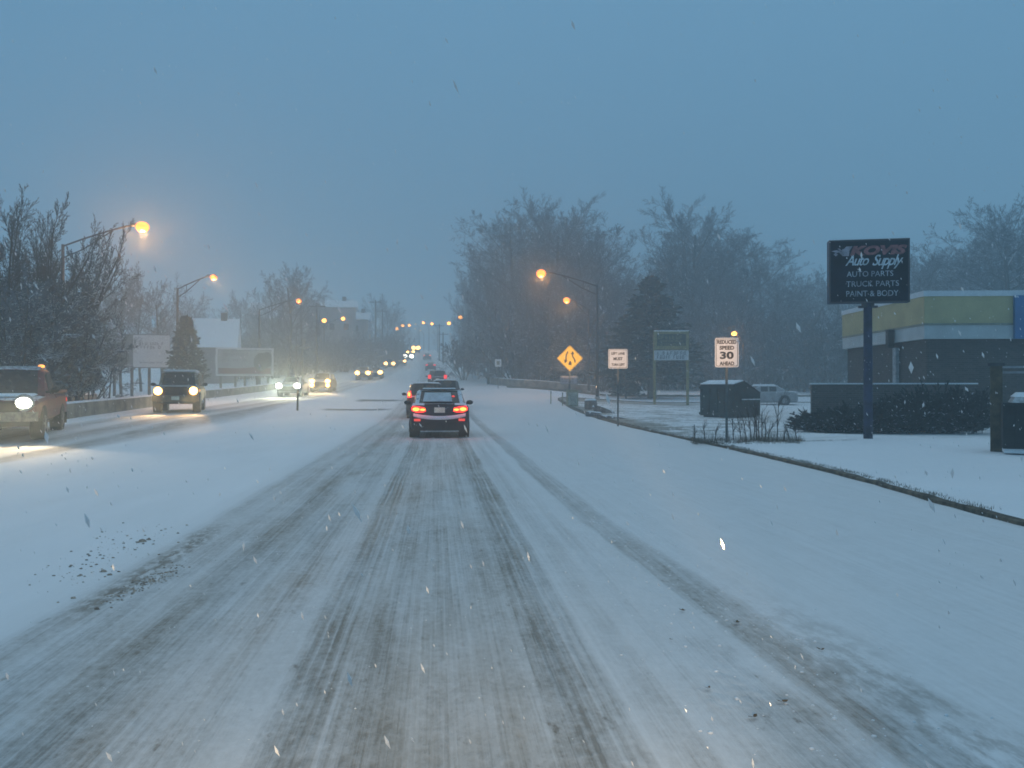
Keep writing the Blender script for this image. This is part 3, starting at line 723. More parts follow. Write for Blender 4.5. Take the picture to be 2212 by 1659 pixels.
# dumpster behind the reduced speed sign
M['dgreen'] = mat('dark_green_steel', (.012, .030, .028), .6, .2, var=.6, scale=3, snow=0)
D = 40.5; x, y, z = HP(1577, D)
root = empty('dumpster', 'dark green dumpster with snow on its lid behind the reduced speed sign', 'dumpster', (x, y, z), R_(-55))
pr = [(-1.1, .12), (1.1, .12), (1.1, 1.22), (-.30, 1.78), (-1.1, 1.62)]   # side profile, y z
mb = MB(); n = len(pr); wd = 1.0
vs = [(-wd, p[0], p[1]) for p in pr] + [(wd, p[0], p[1]) for p in pr]
mb.add(vs, [tuple(range(n - 1, -1, -1)), tuple(range(n, 2 * n))] + [(k, (k + 1) % n, n + (k + 1) % n, n + k) for k in range(n)])
mb.build('body', M['dgreen'], root)
rb = MB()
for q in (-.9, -.45, 0, .45, .9): rb.box((q, -1.13, .85), (.07, .06, 1.35))
rb.box((0, -1.14, 1.5), (2.02, .08, .1)); rb.box((0, -1.14, .22), (2.02, .08, .1)); rb.build('rib', M['dgreen'], root)
lid = MB(); lid.add([(-1.03, -1.16, 1.635), (1.03, -1.16, 1.635), (1.03, -.30, 1.80), (-1.03, -.30, 1.80), (-1.03, -1.16, 1.66), (1.03, -1.16, 1.66), (1.03, -.30, 1.83), (-1.03, -.30, 1.83)], [(0, 3, 2, 1), (4, 5, 6, 7), (0, 1, 5, 4), (1, 2, 6, 5), (2, 3, 7, 6), (3, 0, 4, 7)])
lid = lid.build('lid', M['trim'], root)
MB().add([(-1.0, -1.12, 1.662), (1.0, -1.12, 1.662), (1.0, -.32, 1.83), (-1.0, -.32, 1.83), (-.97, -1.06, 1.72), (.97, -1.06, 1.72), (.97, -.36, 1.88), (-.97, -.36, 1.88)], [(4, 5, 6, 7), (0, 1, 5, 4), (1, 2, 6, 5), (2, 3, 7, 6), (3, 0, 4, 7)]).build('snow', M['snow'], lid)
MB().box((1.06, .2, .82), (.14, 1.4, .16)).build('fork_pocket', M['dgreen'], root)
MB().add([(-1.02, -.27, 1.80), (1.02, -.27, 1.80), (1.02, 1.14, 1.235), (-1.02, 1.14, 1.235), (-1.02, -.27, 1.825), (1.02, -.27, 1.825), (1.02, 1.14, 1.26), (-1.02, 1.14, 1.26)], [(0, 3, 2, 1), (4, 5, 6, 7), (0, 1, 5, 4), (1, 2, 6, 5), (2, 3, 7, 6), (3, 0, 4, 7)]).build('rear_lid', M['trim'], root)
MB().box((1.07, .2, .925), (.14, 1.35, .05)).build('ledge_snow', M['snow'], root)
MB().box((0, 0, .06), (1.8, 1.9, .12)).build('skid', M['darkmetal'], root)

# ------------------------------------------------------------------ building on the right
A = Vector(at(1820, 37.5)); Cc = Vector(at(1997, 29.7)); B = Vector(at(2620, 29.3)); B2 = Vector(at(2620, 44)); A2 = A + (B2 - B)
bl = empty('shop_building', 'flat-roofed brown brick shop with yellow fascia and blue panel', 'building', (Cc.x, Cc.y, 0))
def outl(off):
    c0 = (A + Cc + B + B2 + A2) / 5; return [Vector(p) + (Vector(p) - c0).normalized() * off for p in (A, Cc, B, B2, A2)]
def ringwall(name, off, z0, z1, mt, pts=None, roof=True):
    P = pts or outl(off); mb = MB(); n = len(P)
    vs = [(p.x - Cc.x, p.y - Cc.y, z0) for p in P] + [(p.x - Cc.x, p.y - Cc.y, z1) for p in P]
    mb.add(vs, [(k, (k + 1) % n, n + (k + 1) % n, n + k) for k in range(n)] + ([tuple(range(n, 2 * n)), tuple(range(n - 1, -1, -1))] if roof else []))
    return mb.build(name, mt, bl)
def brick_mat(k=1.0):
    m, t, b = new_mat('dark_brick'); n = N(t)
    br = t.nodes.new('ShaderNodeTexBrick'); br.inputs['Scale'].default_value = 1.0
    x, y, z = n.sep(n.obj())
    t.links.new(n.comb(n.m('ADD', x, y), z), br.inputs['Vector'])
    br.inputs['Brick Width'].default_value = .22; br.inputs['Row Height'].default_value = .075; br.inputs['Mortar Size'].default_value = .008
    br.inputs['Color1'].default_value = (.058 * k, .047 * k, .040 * k, 1); br.inputs['Color2'].default_value = (.10 * k, .08 * k, .066 * k, 1); br.inputs['Mortar'].default_value = (.12 * k, .115 * k, .105 * k, 1)
    c = n.mix(n.rng(n.noise(n.obj(), .8, 5), .35, .7, 0, .5), br.outputs[0], (.045 * k, .045 * k, .045 * k))
    t.links.new(c, b.inputs['Base Color']); b.inputs['Roughness'].default_value = .9; return m
M['brick'] = brick_mat()
ringwall('wall', -.25, -.1, 3.32, M['brick'])
M['fyel'] = mat('yellow_fascia', (.43, .375, .19), .6, var=.12, scale=1.2)
M['fwht'] = mat('white_fascia', (.46, .50, .50), .6, var=.10, scale=1.2)
M['fblu'] = mat('blue_fascia', (.045, .15, .33), .6, var=.12, scale=1.2)
ringwall('lower_fascia', 0.0, 3.30, 3.80, M['fwht'])
ringwall('trim_strip', .035, 3.80, 3.87, mat('fascia_trim', (.22, .23, .18), .6))
ringwall('upper_fascia', .01, 3.87, 4.86, M['fyel'])
ringwall('coping', .06, 4.86, 5.06, mat('snowy_coping', (.62, .66, .68), .8, var=.05))
# blue panel on the front, from px 2187 on
q0 = Vector(at(2187, 29.62)); q1 = Vector(at(2616, 29.28))
d_ = (B - Cc).normalized(); nn = Vector((d_.y, -d_.x))
t0 = (q0 - Cc).dot(d_); t1 = (B - Cc).length
bp = MB()
for (z0, z1) in ((3.29, 4.87),):
    a_ = d_ * t0; b_ = d_ * t1
    for (k0, k1) in ((.02, .14),):
        vs = [(a_ + nn * k0), (b_ + nn * k0), (b_ + nn * k1), (a_ + nn * k1)]
        bp.add([(v.x, v.y, z0) for v in vs] + [(v.x, v.y, z1) for v in vs], [(0, 3, 2, 1), (4, 5, 6, 7), (0, 1, 5, 4), (1, 2, 6, 5), (2, 3, 7, 6), (3, 0, 4, 7)])
bp.build('blue_panel', M['fblu'], bl)
# downspout on the slanting side
dd = (Cc - A).normalized(); ns = Vector((-dd.y, dd.x)); ns = ns if ns.x < 0 else -ns
ps = Vector(at(1928, 32.2)) - Cc; k = ps.dot(-dd); ps = -dd * k
MB().box((ps.x + ns.x * .16, ps.y + ns.y * .16, 3.45), (.26, .22, .72), math.atan2(dd.y, dd.x)).build('downspout', mat('brown_hopper', (.045, .04, .035), .7), bl)
MB().box((ps.x + ns.x * -.08, ps.y + ns.y * -.08, 1.75), (.28, .14, 2.7), math.atan2(dd.y, dd.x)).build('downspout_pipe', mat('pale_pipe', (.32, .36, .38), .7), bl)
# door and window on the front wall
wi = MB(); fr = MB()
for tt in (9.2, 12.0):
    p = d_ * tt + nn * (-.22); fr.box((p.x, p.y, 1.7), (2.1, .12, 1.6), math.atan2(d_.y, d_.x)); p = p + nn * .07; wi.box((p.x, p.y, 1.7), (1.9, .02, 1.4), math.atan2(d_.y, d_.x))
f_ = fr.build('window', M['darkmetal'], bl); wi.build('pane', M['glass'], f_)

# low brick wall in front
w0 = Vector(at(1753, 28)); w1 = Vector(at(2110, 27.0)); dirw = (w1 - w0).normalized()
zb = H(w0.x, w0.y); lw = empty('garden_wall', 'low dark brick wall with a snowy top behind the juniper hedge', 'wall', (w0.x, w0.y, zb), math.atan2(dirw.y, dirw.x))
MB().box(((w1 - w0).length / 2, .1, .78), ((w1 - w0).length, .22, 1.7)).build('brickwork', brick_mat(1.55), lw)
MB().box(((w1 - w0).length / 2, .1, 1.645), ((w1 - w0).length + .06, .28, .05)).build('snow_cap', M['snow'], lw)

# right-edge bin and frame
D = 18.8; x, y, z = HP(2152, D)
root = empty('metal_frame', 'rusty post and rail frame at the right edge, taller than the black bin', 'frame', (x, y, z), R_(-33))
M['rusty'] = mat('rusty_paint', (.085, .065, .035), .8, var=.5, scale=5)
MB().box((0, 0, 1.02), (.24, .16, 1.98)).build('post', M['rusty'], root)
MB().box((0.04, 0, .05), (.16, .12, .14)).build('foot', M['darkmetal'], root)
MB().box((-.01, 0, 2.04), (.34, .22, .07)).build('post_cap', M['darkmetal'], root)
MB().box((1.3, 0, 1.98), (2.4, .05, .05)).build('rail', M['galv'], root); MB().box((1.3, 0, 1.86), (2.4, .05, .05)).build('rail', M['galv'], root)
MB().box((2.5, 0, 1.02), (.16, .16, 1.98)).build('post', M['rusty'], root)
x, y, z = HP(2260, 18.2)
root = empty('black_bin', 'black ribbed waste container at the right edge with a snowy lid', 'dumpster', (x, y, z), R_(-33))
M['binblack'] = mat('black_bin_steel', (.007, .010, .010), .7, .1, var=.8, scale=4)
MB().box((0, 0, .66), (1.75, 1.3, 1.02), top=1.0).build('body', M['binblack'], root)
r_ = MB(); [r_.box((q, -.67, .66), (.06, .05, 1.0)) for q in (-.6, -.2, .2, .6)]; r_.build('rib', M['binblack'], root)
MB().box((0, 0, .1), (1.7, 1.25, .1)).build('skid', M['snow'], root)
ll = MB().box((.05, 0, 1.24), (1.5, 1.2, .14), top=.9).build('lid', M['grime_snow'], root)
MB().box((.05, 0, 1.35), (1.42, 1.1, .1), top=.85).build('snow', M['snow'], ll)

# ------------------------------------------------------------------ left wall, posts, billboards, houses
def wall_run(pts, h, th, name, label, cap=True):
    o = Vector((pts[0][0], pts[0][1], 0)); root = empty(name, label, 'wall', (o.x, o.y, 0))
    mb = MB(); mc = MB(); sec = []; sec2 = []
    dn = []
    for a, b_ in zip(pts[:-1], pts[1:]):
        n = max(2, int(math.hypot(b_[0] - a[0], b_[1] - a[1]) / 1.5)); dn += [(a[0] + (b_[0] - a[0]) * i / n, a[1] + (b_[1] - a[1]) * i / n) for i in range(n)]
    dn.append(pts[-1])
    for i, p in enumerate(dn):
        q = Vector(dn[min(i + 1, len(dn) - 1)]) - Vector(dn[max(i - 1, 0)]); nn = Vector((q.y, -q.x)).normalized() * th / 2; z = H(*p)
        P = Vector(p) - o.xy
        sec.append([(P.x + nn.x, P.y + nn.y, z - .2), (P.x + nn.x, P.y + nn.y, z + h), (P.x - nn.x, P.y - nn.y, z + h), (P.x - nn.x, P.y - nn.y, z - .2)])
        j = 1.1
        sec2.append([(P.x + nn.x * j, P.y + nn.y * j, z + h + .003), (P.x + nn.x * .8, P.y + nn.y * .8, z + h + .06), (P.x - nn.x * .8, P.y - nn.y * .8, z + h + .06), (P.x - nn.x * j, P.y - nn.y * j, z + h + .003)])
    mb.loft(sec).build('wall_body', M['concrete'], root); mc.loft(sec2).build('snow_cap', M['snow'], root)
M['concrete'] = mat('stained_concrete', (0.24, 0.21, 0.17), 0.9, var=0.45, scale=1.6, bump=0.3)
W1 = [(-13.6, 14), (-13.55, 24), (-13.6, 29.3), (-14.5, 39), (-16.6, 58), (-16.3, 70), (-15.5, 84)]
wall_run(W1, .55, .35, 'roadside_wall', 'low stained concrete wall along the left side of the road')
wall_run([(-16.2, 24), (-17.2, 34), (-18.6, 46)], .62, .3, 'roadside_wall', 'second low snow-topped wall behind the roadside wall by the bare tree')
# guard parapet on the right, with its terminal
G = [at(1062, 90), at(1098, 84.5), at(1133, 81), at(1290, 82.5)]
wall_run(G, .75, .3, 'parapet_wall', 'curved grey parapet with snowy top at the far side of the junction')
x, y = at(1055, 90.5); z = H(x, y)
root = empty('barrier_end', 'dark bulky end marker where the curved parapet begins', 'barrier', (x, y, z))
MB().box((0, 0, .3), (.30, .3, .62)).build('stub', M['darkmetal'], root); MB().ball((.02, 0, .88), .38, 10, 8, (1, .8, 1.0)).build('cushion', mat('dark_cushion', (.05, .055, .06), .9, snow=.5), root)
for px, D, hh, tilt, lab in [(236, 44, 1.9, .07, 'dark leaning post on the left between tree and tall billboard'), (180, 41, 1.8, .04, 'dark post closest to the left bare tree')]:
    x, y, z = HP(px, D); r = empty('fence_post', lab, 'post', (x, y, z + .3)); r.rotation_euler = (0, tilt, 0)
    MB().tube((0, 0, 0), (0, 0, hh), .05, .04, 6).build('post', M['bark'], r)
    MB().box((0, 0, hh - .05), (.25, .05, .06)).build('bracket', M['darkmetal'], r)

M['bb_face'] = mat('pale_billboard_face', (.62, .65, .66), .8, var=.06, scale=1)
D = 62; x, y, z = HP(300, D); Z = lambda py: zpx(py, D) - z; s_ = D / F
root = empty('billboard', 'pale billboard with a white text box and picture left of the conifer', 'billboard', (x, y, z), .12)
pf = MB().box((0, 0, (Z(722) + Z(795)) / 2), (126 * s_, .2, Z(722) - Z(795))).build('panel', mat('billboard_picture', (.20, .23, .24), .8, var=.25, scale=.6), root)
MB().box((26 * s_, -.115, (Z(724) + Z(793)) / 2), (74 * s_, .02, Z(724) - Z(793))).build('text_box', M['bb_face'], pf)
gg = MB(); blocks(gg, 2 * s_, 52 * s_, Z(742), .22, -.13, 21); blocks(gg, 4 * s_, 48 * s_, Z(750), .22, -.13, 22); blocks(gg, 2 * s_, 50 * s_, Z(783), .12, -.13, 24); gg.build('lettering', mat('grey_print', (.10, .12, .14), .8), pf)
pic = MB().ball((-38 * s_, -.11, Z(752)), .35, 12, 8, (1, .08, 1.15)); pic.ball((-38 * s_, -.11, Z(772)), .62, 12, 8, (1.1, .07, 1.3))
pic.build('portrait', mat('dark_print', (.07, .085, .09), .8), pf)
MB().prism([(-63 * s_, Z(790)), (-30 * s_, Z(782)), (-11 * s_, Z(790)), (-11 * s_, Z(795)), (-63 * s_, Z(795))], -.125, -.112).build('band', mat('pale_print', (.4, .42, .42), .8), pf)
MB().prism([(-63 * s_, Z(752)), (-50 * s_, Z(757)), (-42 * s_, Z(752)), (-42 * s_, Z(764)), (-63 * s_, Z(768))], -.135, -.126).build('red_print', mat('red_print', (.16, .05, .05), .8), pf)
for q in (-50, -15, 20, 50): MB().box((q * s_, .15, Z(795) / 2), (.18, .18, Z(795))).build('leg', M['darkmetal'], root)
D = 78; x, y, z = HP(529, D); Z = lambda py: zpx(py, D) - z; s_ = D / F
root = empty('billboard', 'low wide billboard with white frame on short legs right of the conifer', 'billboard', (x, y, z), .10)
pf = MB().box((0, 0, (Z(756) + Z(810)) / 2), (114 * s_, .2, Z(756) - Z(810))).build('panel', mat('billboard_pale', (.30, .34, .34), .8, var=.12, scale=.7), root)
hh = Z(752) - Z(812); zc = (Z(752) + Z(812)) / 2
ring(MB(), rrect(119 * s_, hh, .02, 0, zc), rrect(112 * s_, hh - .26, .02, 0, zc), -.16, .12).build('frame', M['bb_face'], root)
MB().prism([(-54 * s_, Z(807)), (54 * s_, Z(807)), (54 * s_, Z(796)), (20 * s_, Z(793)), (-10 * s_, Z(796)), (-54 * s_, Z(795))], -.125, -.112).build('band', mat('maroon_print', (.15, .06, .07), .8), pf)
MB().ball((34 * s_, -.11, Z(782)), .9, 12, 8, (.8, .05, 1)).ball((46 * s_, -.11, Z(777)), .75, 12, 8, (.7, .05, 1)).build('figures', mat('dark_print2', (.06, .075, .09), .8), pf)
gg = MB(); blocks(gg, -46 * s_, 10 * s_, Z(766), .25, -.115, 31); blocks(gg, -46 * s_, 6 * s_, Z(778), .22, -.115, 32); gg.build('lettering', mat('grey_print2', (.14, .17, .19), .8), pf)
for q in (-50, -20, 0, 25, 48): MB().box((q * s_, .1, Z(812) / 2), (.2, .2, Z(812))).build('leg', M['darkmetal'], root)

M['siding'] = mat('pale_siding', (.36, .37, .38), .8, var=.1, scale=1); M['siding_d'] = mat('dark_siding', (.14, .14, .15), .8, var=.15)
def house(px, D, w_, dp, hw, hr, label, wall='siding', rz=0.0, wins=3, zoff=0):
    x, y, z = HP(px, D); root = empty('house', label, 'house', (x, y, z + zoff), rz)
    MB().box((0, 0, hw / 2 - .5), (w_, dp, hw + 1)).build('wall', M[wall], root)
    rf = MB().add([(-w_ / 2 - .4, -dp / 2 - .5, hw - .1), (w_ / 2 + .4, -dp / 2 - .5, hw - .1), (w_ / 2 + .4, dp / 2 + .5, hw - .1), (-w_ / 2 - .4, dp / 2 + .5, hw - .1), (-w_ / 2 - .4, 0, hw + hr), (w_ / 2 + .4, 0, hw + hr)],
                  [(0, 1, 5, 4), (2, 3, 4, 5), (0, 4, 3), (1, 2, 5), (3, 2, 1, 0)]).build('roof', M['snow'], root)
    MB().box((w_ * .25, 0, hw + hr), (.7, .7, 1.3)).build('chimney', M['brick'], rf)
    for k in range(wins):
        q = (k + .5) / wins * w_ * .9 - w_ * .45
        f = MB().box((q, -dp / 2 - .02, hw * .6), (1.1, .1, 1.4)).build('window', M['fwht'], root); MB().box((q, -dp / 2 - .075, hw * .6), (.9, .02, 1.2)).build('pane', M['glass'], f)
    MB().box((w_ * .05, -dp / 2 - .03, 1.05), (1.0, .08, 2.1)).build('door', M['siding_d'], root)
D = 92; hx = zpx(752, D) - HP(463, D)[2]; hrr = zpx(685, D) - HP(463, D)[2] - hx
house(458, D + 4, 5.4, 8, hx, hrr, 'house with a big snowy roof behind the conifer and low billboard', 'siding_d', .18, 2)
house(718, 150, 8.5, 8, 9.0, 1.6, 'tall white house on the hill behind two street lamps', rz=.1, wins=3, zoff=2)
house(668, 162, 6, 7, 6.0, 2.2, 'smaller pale house left of the tall white house on the hill', rz=-.1, wins=2, zoff=4)
house(772, 158, 4.5, 6, 4.5, 1.6, 'small pale outbuilding right of the tall white house', rz=0, wins=1, zoff=4.5)
house(588, 150, 7, 7, 6, 3, 'grey house half hidden behind the domed tree', 'siding_d', .2, 2, 3)

# ------------------------------------------------------------------ trees
def seg(mb, p0, p1, r0, r1, n=3):
    d = (p1 - p0); a = d.orthogonal().normalized(); b_ = d.normalized().cross(a); base = len(mb.v)
    for p, r in ((p0, r0), (p1, r1)):
        for k in range(n):
            t_ = 6.2832 * k / n; q = p + a * (math.cos(t_) * r) + b_ * (math.sin(t_) * r); mb.v.append((q.x, q.y, q.z))
    for k in range(n): mb.f.append((base + k, base + (k + 1) % n, base + n + (k + 1) % n, base + n + k))
def grow(rnd, T, K, p, d, ln, r, lv, cfg):
    nseg = cfg['segs'][lv]; mb = T if lv <= cfg['trunk_lv'] else K
    pts = [p]; dirs = [d]
    for i in range(nseg):
        wv = cfg['wob'][lv]
        d = (d + Vector((rnd.gauss(0, wv), rnd.gauss(0, wv), rnd.gauss(0, wv) + cfg['up'][lv]))).normalized()
        q = p + d * (ln / nseg); r1 = max(cfg['rmin'], r * (1 - .8 * (i + 1) / nseg)) if lv else r * (1 - .62 * (i + 1) / nseg)
        r0_ = max(cfg['rmin'], r * (1 - .8 * i / nseg)) if lv else r * (1 - .62 * i / nseg)
        seg(mb, p, q, r0_, r1, 7 if lv == 0 else (4 if lv == 1 else 3))
        p = q; pts.append(p); dirs.append(d)
    if lv >= cfg['levels']: return
    nch = int(cfg['n'][lv] * rnd.uniform(.85, 1.15) + .5)
    for c in range(nch):
        t_ = cfg['start'][lv] + (1 - cfg['start'][lv]) * (c + rnd.random() * .8) / nch
        t_ = min(.999, t_); i = int(t_ * nseg); fq = t_ * nseg - i; bp_ = pts[i].lerp(pts[i + 1], fq); dd_ = dirs[i + 1]
        az = rnd.uniform(0, 6.283); ang = R_(rnd.gauss(cfg['ang'][lv], 8))
        sd_ = dd_.orthogonal().normalized(); sd_.rotate(Matrix.Rotation(az, 3, dd_))
        nd = (dd_ * math.cos(ang) + sd_ * math.sin(ang)).normalized()
        shape = (.55 + .55 * math.sin(math.pi * (.10 + .72 * t_))) if lv == 0 and not cfg.get('multi') else (1 - .55 * t_) if lv == 0 else (1 - .5 * t_)
        grow(rnd, T, K, bp_, nd, ln * cfg['len'][lv] * shape * rnd.uniform(.75, 1.2), max(cfg['rmin'], r * cfg['rr'][lv] * (1 - .5 * t_)), lv + 1, cfg)
CF = dict(levels=4, trunk_lv=1, segs=[8, 5, 4, 2, 2], wob=[.035, .06, .08, .10, .12], up=[.03, .07, .05, .04, .03], n=[22, 11, 8, 7], start=[.20, .15, .12, .1], ang=[56, 42, 40, 38], len=[.40, .50, .48, .5], rr=[.36, .42, .5, .55], rmin=.013)
def make_tree(seed, cfg, hgt, r, bark='bark', twig='twig', name='bare_tree'):
    rnd = random.Random(seed); T = MB(); K = MB()
    if cfg.get('multi'):
        for k in range(cfg['multi']):
            a = rnd.uniform(0, 6.28); l = rnd.uniform(.1, cfg['lean'])
            grow(rnd, T, K, Vector((math.cos(a) * .25, math.sin(a) * .25, 0)), Vector((math.cos(a) * l, math.sin(a) * l, 1)).normalized(), hgt * rnd.uniform(.75, 1), r, 0, cfg)
    else: grow(rnd, T, K, Vector((0, 0, -.3)), Vector((0, 0, 1)), hgt * .84, r, 0, cfg)
    root = empty(name, 'x', 'tree')
    T.build('trunk', M[bark], root); K.build('crown', M[twig], root)
    return root
round_cf = dict(CF); protos = [make_tree(1, CF, 20, .30), make_tree(2, dict(CF, ang=[48, 40, 38, 38], len=[.38, .5, .5, .5]), 20, .28), make_tree(3, dict(CF, ang=[64, 45, 42, 40], len=[.44, .5, .46, .5], start=[.3, .18, .15, .1]), 20, .32)]
shrub_p = make_tree(8, dict(CF, multi=9, lean=.9, n=[9, 7, 6, 4], segs=[6, 4, 3, 2, 2], start=[.12, .1, .1, .1], len=[.5, .5, .5, .5], ang=[38, 38, 38, 35]), 5, .05, name='bare_shrub')
first = {}
def place(proto, px, D, top_py, wscale=1.0, label='', rot=None, group=None, zadd=0.0, hproto=20.0, cat=None, base_z=None):
    x, y = at(px, D); z = H(x, y) + zadd if base_z is None else base_z
    hgt = zpx(top_py, D) - z; s = hgt / hproto
    if proto.name not in first: first[proto.name] = 1; o = proto
    else: o = copy_tree(proto)
    o['label'] = label
    if group: o['group'] = group
    o.location = (x, y, z); o.scale = (s * wscale, s * wscale, s); o.rotation_euler = (0, 0, random.uniform(0, 6.28) if rot is None else rot)
    return o
random.seed(11)
GW = 'bare trees of the wood on the right'
lm = 'bare snow-dusted tree of the wood on the right'
wood = [(1012, 150, 572), (1038, 135, 545), (1062, 120, 540), (1088, 115, 470), (1110, 108, 455), (1135, 120, 500), (1160, 105, 490), (1185, 118, 470), (1203, 102, 438), (1228, 112, 455), (1252, 100, 485), (1275, 116, 500),
        (1300, 104, 545), (1330, 112, 570), (1362, 118, 590), (1390, 125, 585), (1425, 118, 560), (1455, 108, 535), (1482, 112, 465), (1503, 104, 438), (1530, 114, 480), (1560, 106, 510), (1590, 118, 520),
        (1620, 110, 515), (1650, 120, 545), (1682, 112, 570), (1712, 122, 590), (1745, 112, 585), (1775, 120, 600), (1805, 110, 590), (1840, 118, 580), (1080, 98, 560), (1140, 96, 575), (1195, 94, 560), (1240, 93, 590), (1345, 98, 640),
        (1540, 96, 600), (1600, 98, 610), (1660, 97, 640), (1720, 96, 650), (1780, 99, 650), (1990, 80, 535), (2020, 88, 540), (2055, 82, 525), (2085, 90, 525), (2118, 78, 510), (2150, 86, 500), (2175, 72, 465), (2205, 80, 450), (2235, 76, 440), (1960, 92, 560)]
names_at = lambda px: ('left edge, thinned by haze' if px < 1070 else 'left crest of tall crowns behind the brightest lamp' if px < 1290 else 'dip above the spruce' if px < 1440 else 'second tall clump above the reader board' if px < 1570 else 'low stretch behind the dumpster' if px < 1900 else 'stand behind the shop building')
for i, (px, D, tp) in enumerate(wood):
    pr_ = protos[(i * 7 + i // 3) % 3]; ws = .58 if px < 1095 and D > 112 else (.70 if px < 1095 else 1.06)
    place(pr_, px + random.uniform(-5, 5), D, tp + random.uniform(-6, 6) + (0 if tp < 480 else 12), ws * random.uniform(.92, 1.1), 'bare snowy tree in the wood: ' + names_at(px), group=GW + ', ' + names_at(px).split(',')[0])
for i in range(64):
    px = 1005 + i * 13.2 + random.uniform(-6, 6); D = random.uniform(88, 104) if px > 1110 else random.uniform(104, 130)
    if 1330 < px < 1500: D = random.uniform(92, 104)
    tp = 838 - (random.uniform(4.5, 8.5)) / D * F
    o = place(shrub_p, px, D, tp, random.uniform(.9, 1.4), 'bare snowy shrub filling the foot of the wood, one of a dense row', group='undergrowth shrubs at the foot of the wood', hproto=4.6); o['category'] = 'shrub'
# left side
big_cf = dict(CF, multi=15, lean=.88, n=[11, 8, 6, 4], segs=[9, 6, 4, 3, 2], start=[.10, .12, .1, .1], len=[.42, .48, .5, .5], ang=[22, 26, 30, 32], wob=[.03, .04, .06, .08, .10], up=[.012, .03, .04, .03, .02], rmin=.006)
bt = make_tree(21, big_cf, 8.0, .075, 'bark_near', 'bark_near'); bt2 = make_tree(23, big_cf, 8.0, .075, 'bark_near', 'bark_near')
place(bt, 88, 37, 462, .74, 'large many-stemmed bare tree fanning up behind the red pickup', 1.0, hproto=8.0)
place(bt2, 5, 34, 440, .85, 'many-stemmed bare tree cut by the left edge of the view', 2.2, hproto=8.0)
sh = [(30, 31, 640), (95, 33, 655), (150, 34, 690), (60, 36, 600), (-20, 33, 620), (185, 38, 720)]
for i, (px, D, tp) in enumerate(sh):
    o = place(shrub_p, px, D, tp, 1.1, 'dense leafless bush filling the foot of the left bare trees', group='bushes below the left bare trees', hproto=4.6); o['category'] = 'shrub'
mids = [(262, 66, 600, 'bare tree just right of the big left one, above the tall billboard'), (305, 72, 590, 'rounded bare tree behind the tall billboard'), (350, 70, 618, 'smaller bare tree between the tall billboard and second lamp'), (225, 58, 640, 'low bare tree left of the tall billboard')]
for i, (px, D, tp, lb) in enumerate(mids): place(protos[i % 3], px, D, tp, .85, lb)
place(protos[1], 622, 100, 578, .92, 'domed bare tree standing alone behind the low billboard', 0.4)
place(protos[2], 655, 112, 600, .8, 'bare tree close behind the right side of the domed tree')
place(protos[0], 588, 108, 612, .8, 'bare tree merging with the left side of the domed tree')
far = [(520, 130, 640), (545, 140, 655), (490, 125, 655), (690, 145, 650), (760, 170, 668), (790, 190, 672), (812, 175, 640), (835, 180, 650), (850, 200, 668), (735, 175, 650), (420, 120, 640), (385, 115, 655), (560, 120, 690), (705, 128, 735), (745, 132, 742), (785, 150, 735), (830, 165, 720), (868, 225, 690),
       (985, 190, 660), (965, 220, 690), (1000, 170, 620), (940, 300, 712), (900, 310, 716), (880, 290, 705)]
for i, (px, D, tp) in enumerate(far):
    lb = 'faint bare tree on the far left hillside' if px < 700 else ('faint bare tree near the hilltop left of the road' if px < 920 else 'faint bare tree right of the road near the hilltop')
    place(protos[i % 3], px + (14 if px > 960 else 0), D, tp, .75 if px < 960 else .5, lb, group=lb.replace('tree', 'trees', 1))
for i in range(46):
    px = 470 + i * 9 + random.uniform(-4, 4); D = 88 + (px - 470) * .16 + random.uniform(0, 14)
    if px > 860: break
    x, y = at(px, D); z = H(x, y)
    tp = 838 - ((z - CAMH) + random.uniform(3.0, 5.5)) / D * F
    o = place(shrub_p, px, D, tp, 1.3, 'bare snowy shrub in the thicket along the left roadside', group='thicket shrubs along the left roadside', hproto=4.6); o['category'] = 'shrub'

def conifer(seed, hgt, wid, name='conifer'):
    rnd = random.Random(seed); T = MB(); K = MB()
    T.tube((0, 0, -.2), (0, 0, hgt * .93), hgt * .028, .02, 8)
    for i in range(int(hgt * 52)):
        t_ = rnd.uniform(.04, 1) ** .8; zz = hgt * (.05 + .93 * t_); L_ = wid / 2 * (1 - t_) ** .8 * rnd.uniform(.55, 1.12) + .12
        a = rnd.uniform(0, 6.283); dr = Vector((math.cos(a), math.sin(a), rnd.uniform(-.05, .35) if t_ < .85 else .8)).normalized(); p = Vector((0, 0, zz)); n = max(3, int(L_ / .28))
        for k in range(n):
            q = p + dr * (L_ / n) + Vector((0, 0, -.035 * k / n)); seg(T, p, q, .025 * (1 - k / n) + .006, .02 * (1 - k / n) + .005)
            if k / n > .15:
                for c in range(6):
                    tw = (dr + Vector((rnd.gauss(0, .6), rnd.gauss(0, .6), rnd.gauss(-.1, .35)))).normalized() * rnd.uniform(.22, .5)
                    s0 = p.lerp(q, rnd.random()); sdv = tw.cross(Vector((rnd.gauss(0, 1), rnd.gauss(0, 1), rnd.gauss(0, 1))))  .normalized() * rnd.uniform(.05, .11)
                    b0 = len(K.v); 
                    for vv in (s0 - sdv * .4, s0 + sdv * .4, s0 + tw * .6 + sdv, s0 + tw, s0 + tw * .6 - sdv): K.v.append(tuple(vv))
                    K.f.append((b0, b0 + 1, b0 + 2, b0 + 3, b0 + 4))
            p = q
    root = empty(name, 'x', 'tree'); T.build('trunk', M['bark'], root); K.build('crown', M['needle'], root); return root
c1_ = conifer(4, 11.5, 8.4)
place(c1_, 1408, 74, 598, 1.45, 'dark spruce standing before the wood behind the reader board', 0, hproto=11.5)
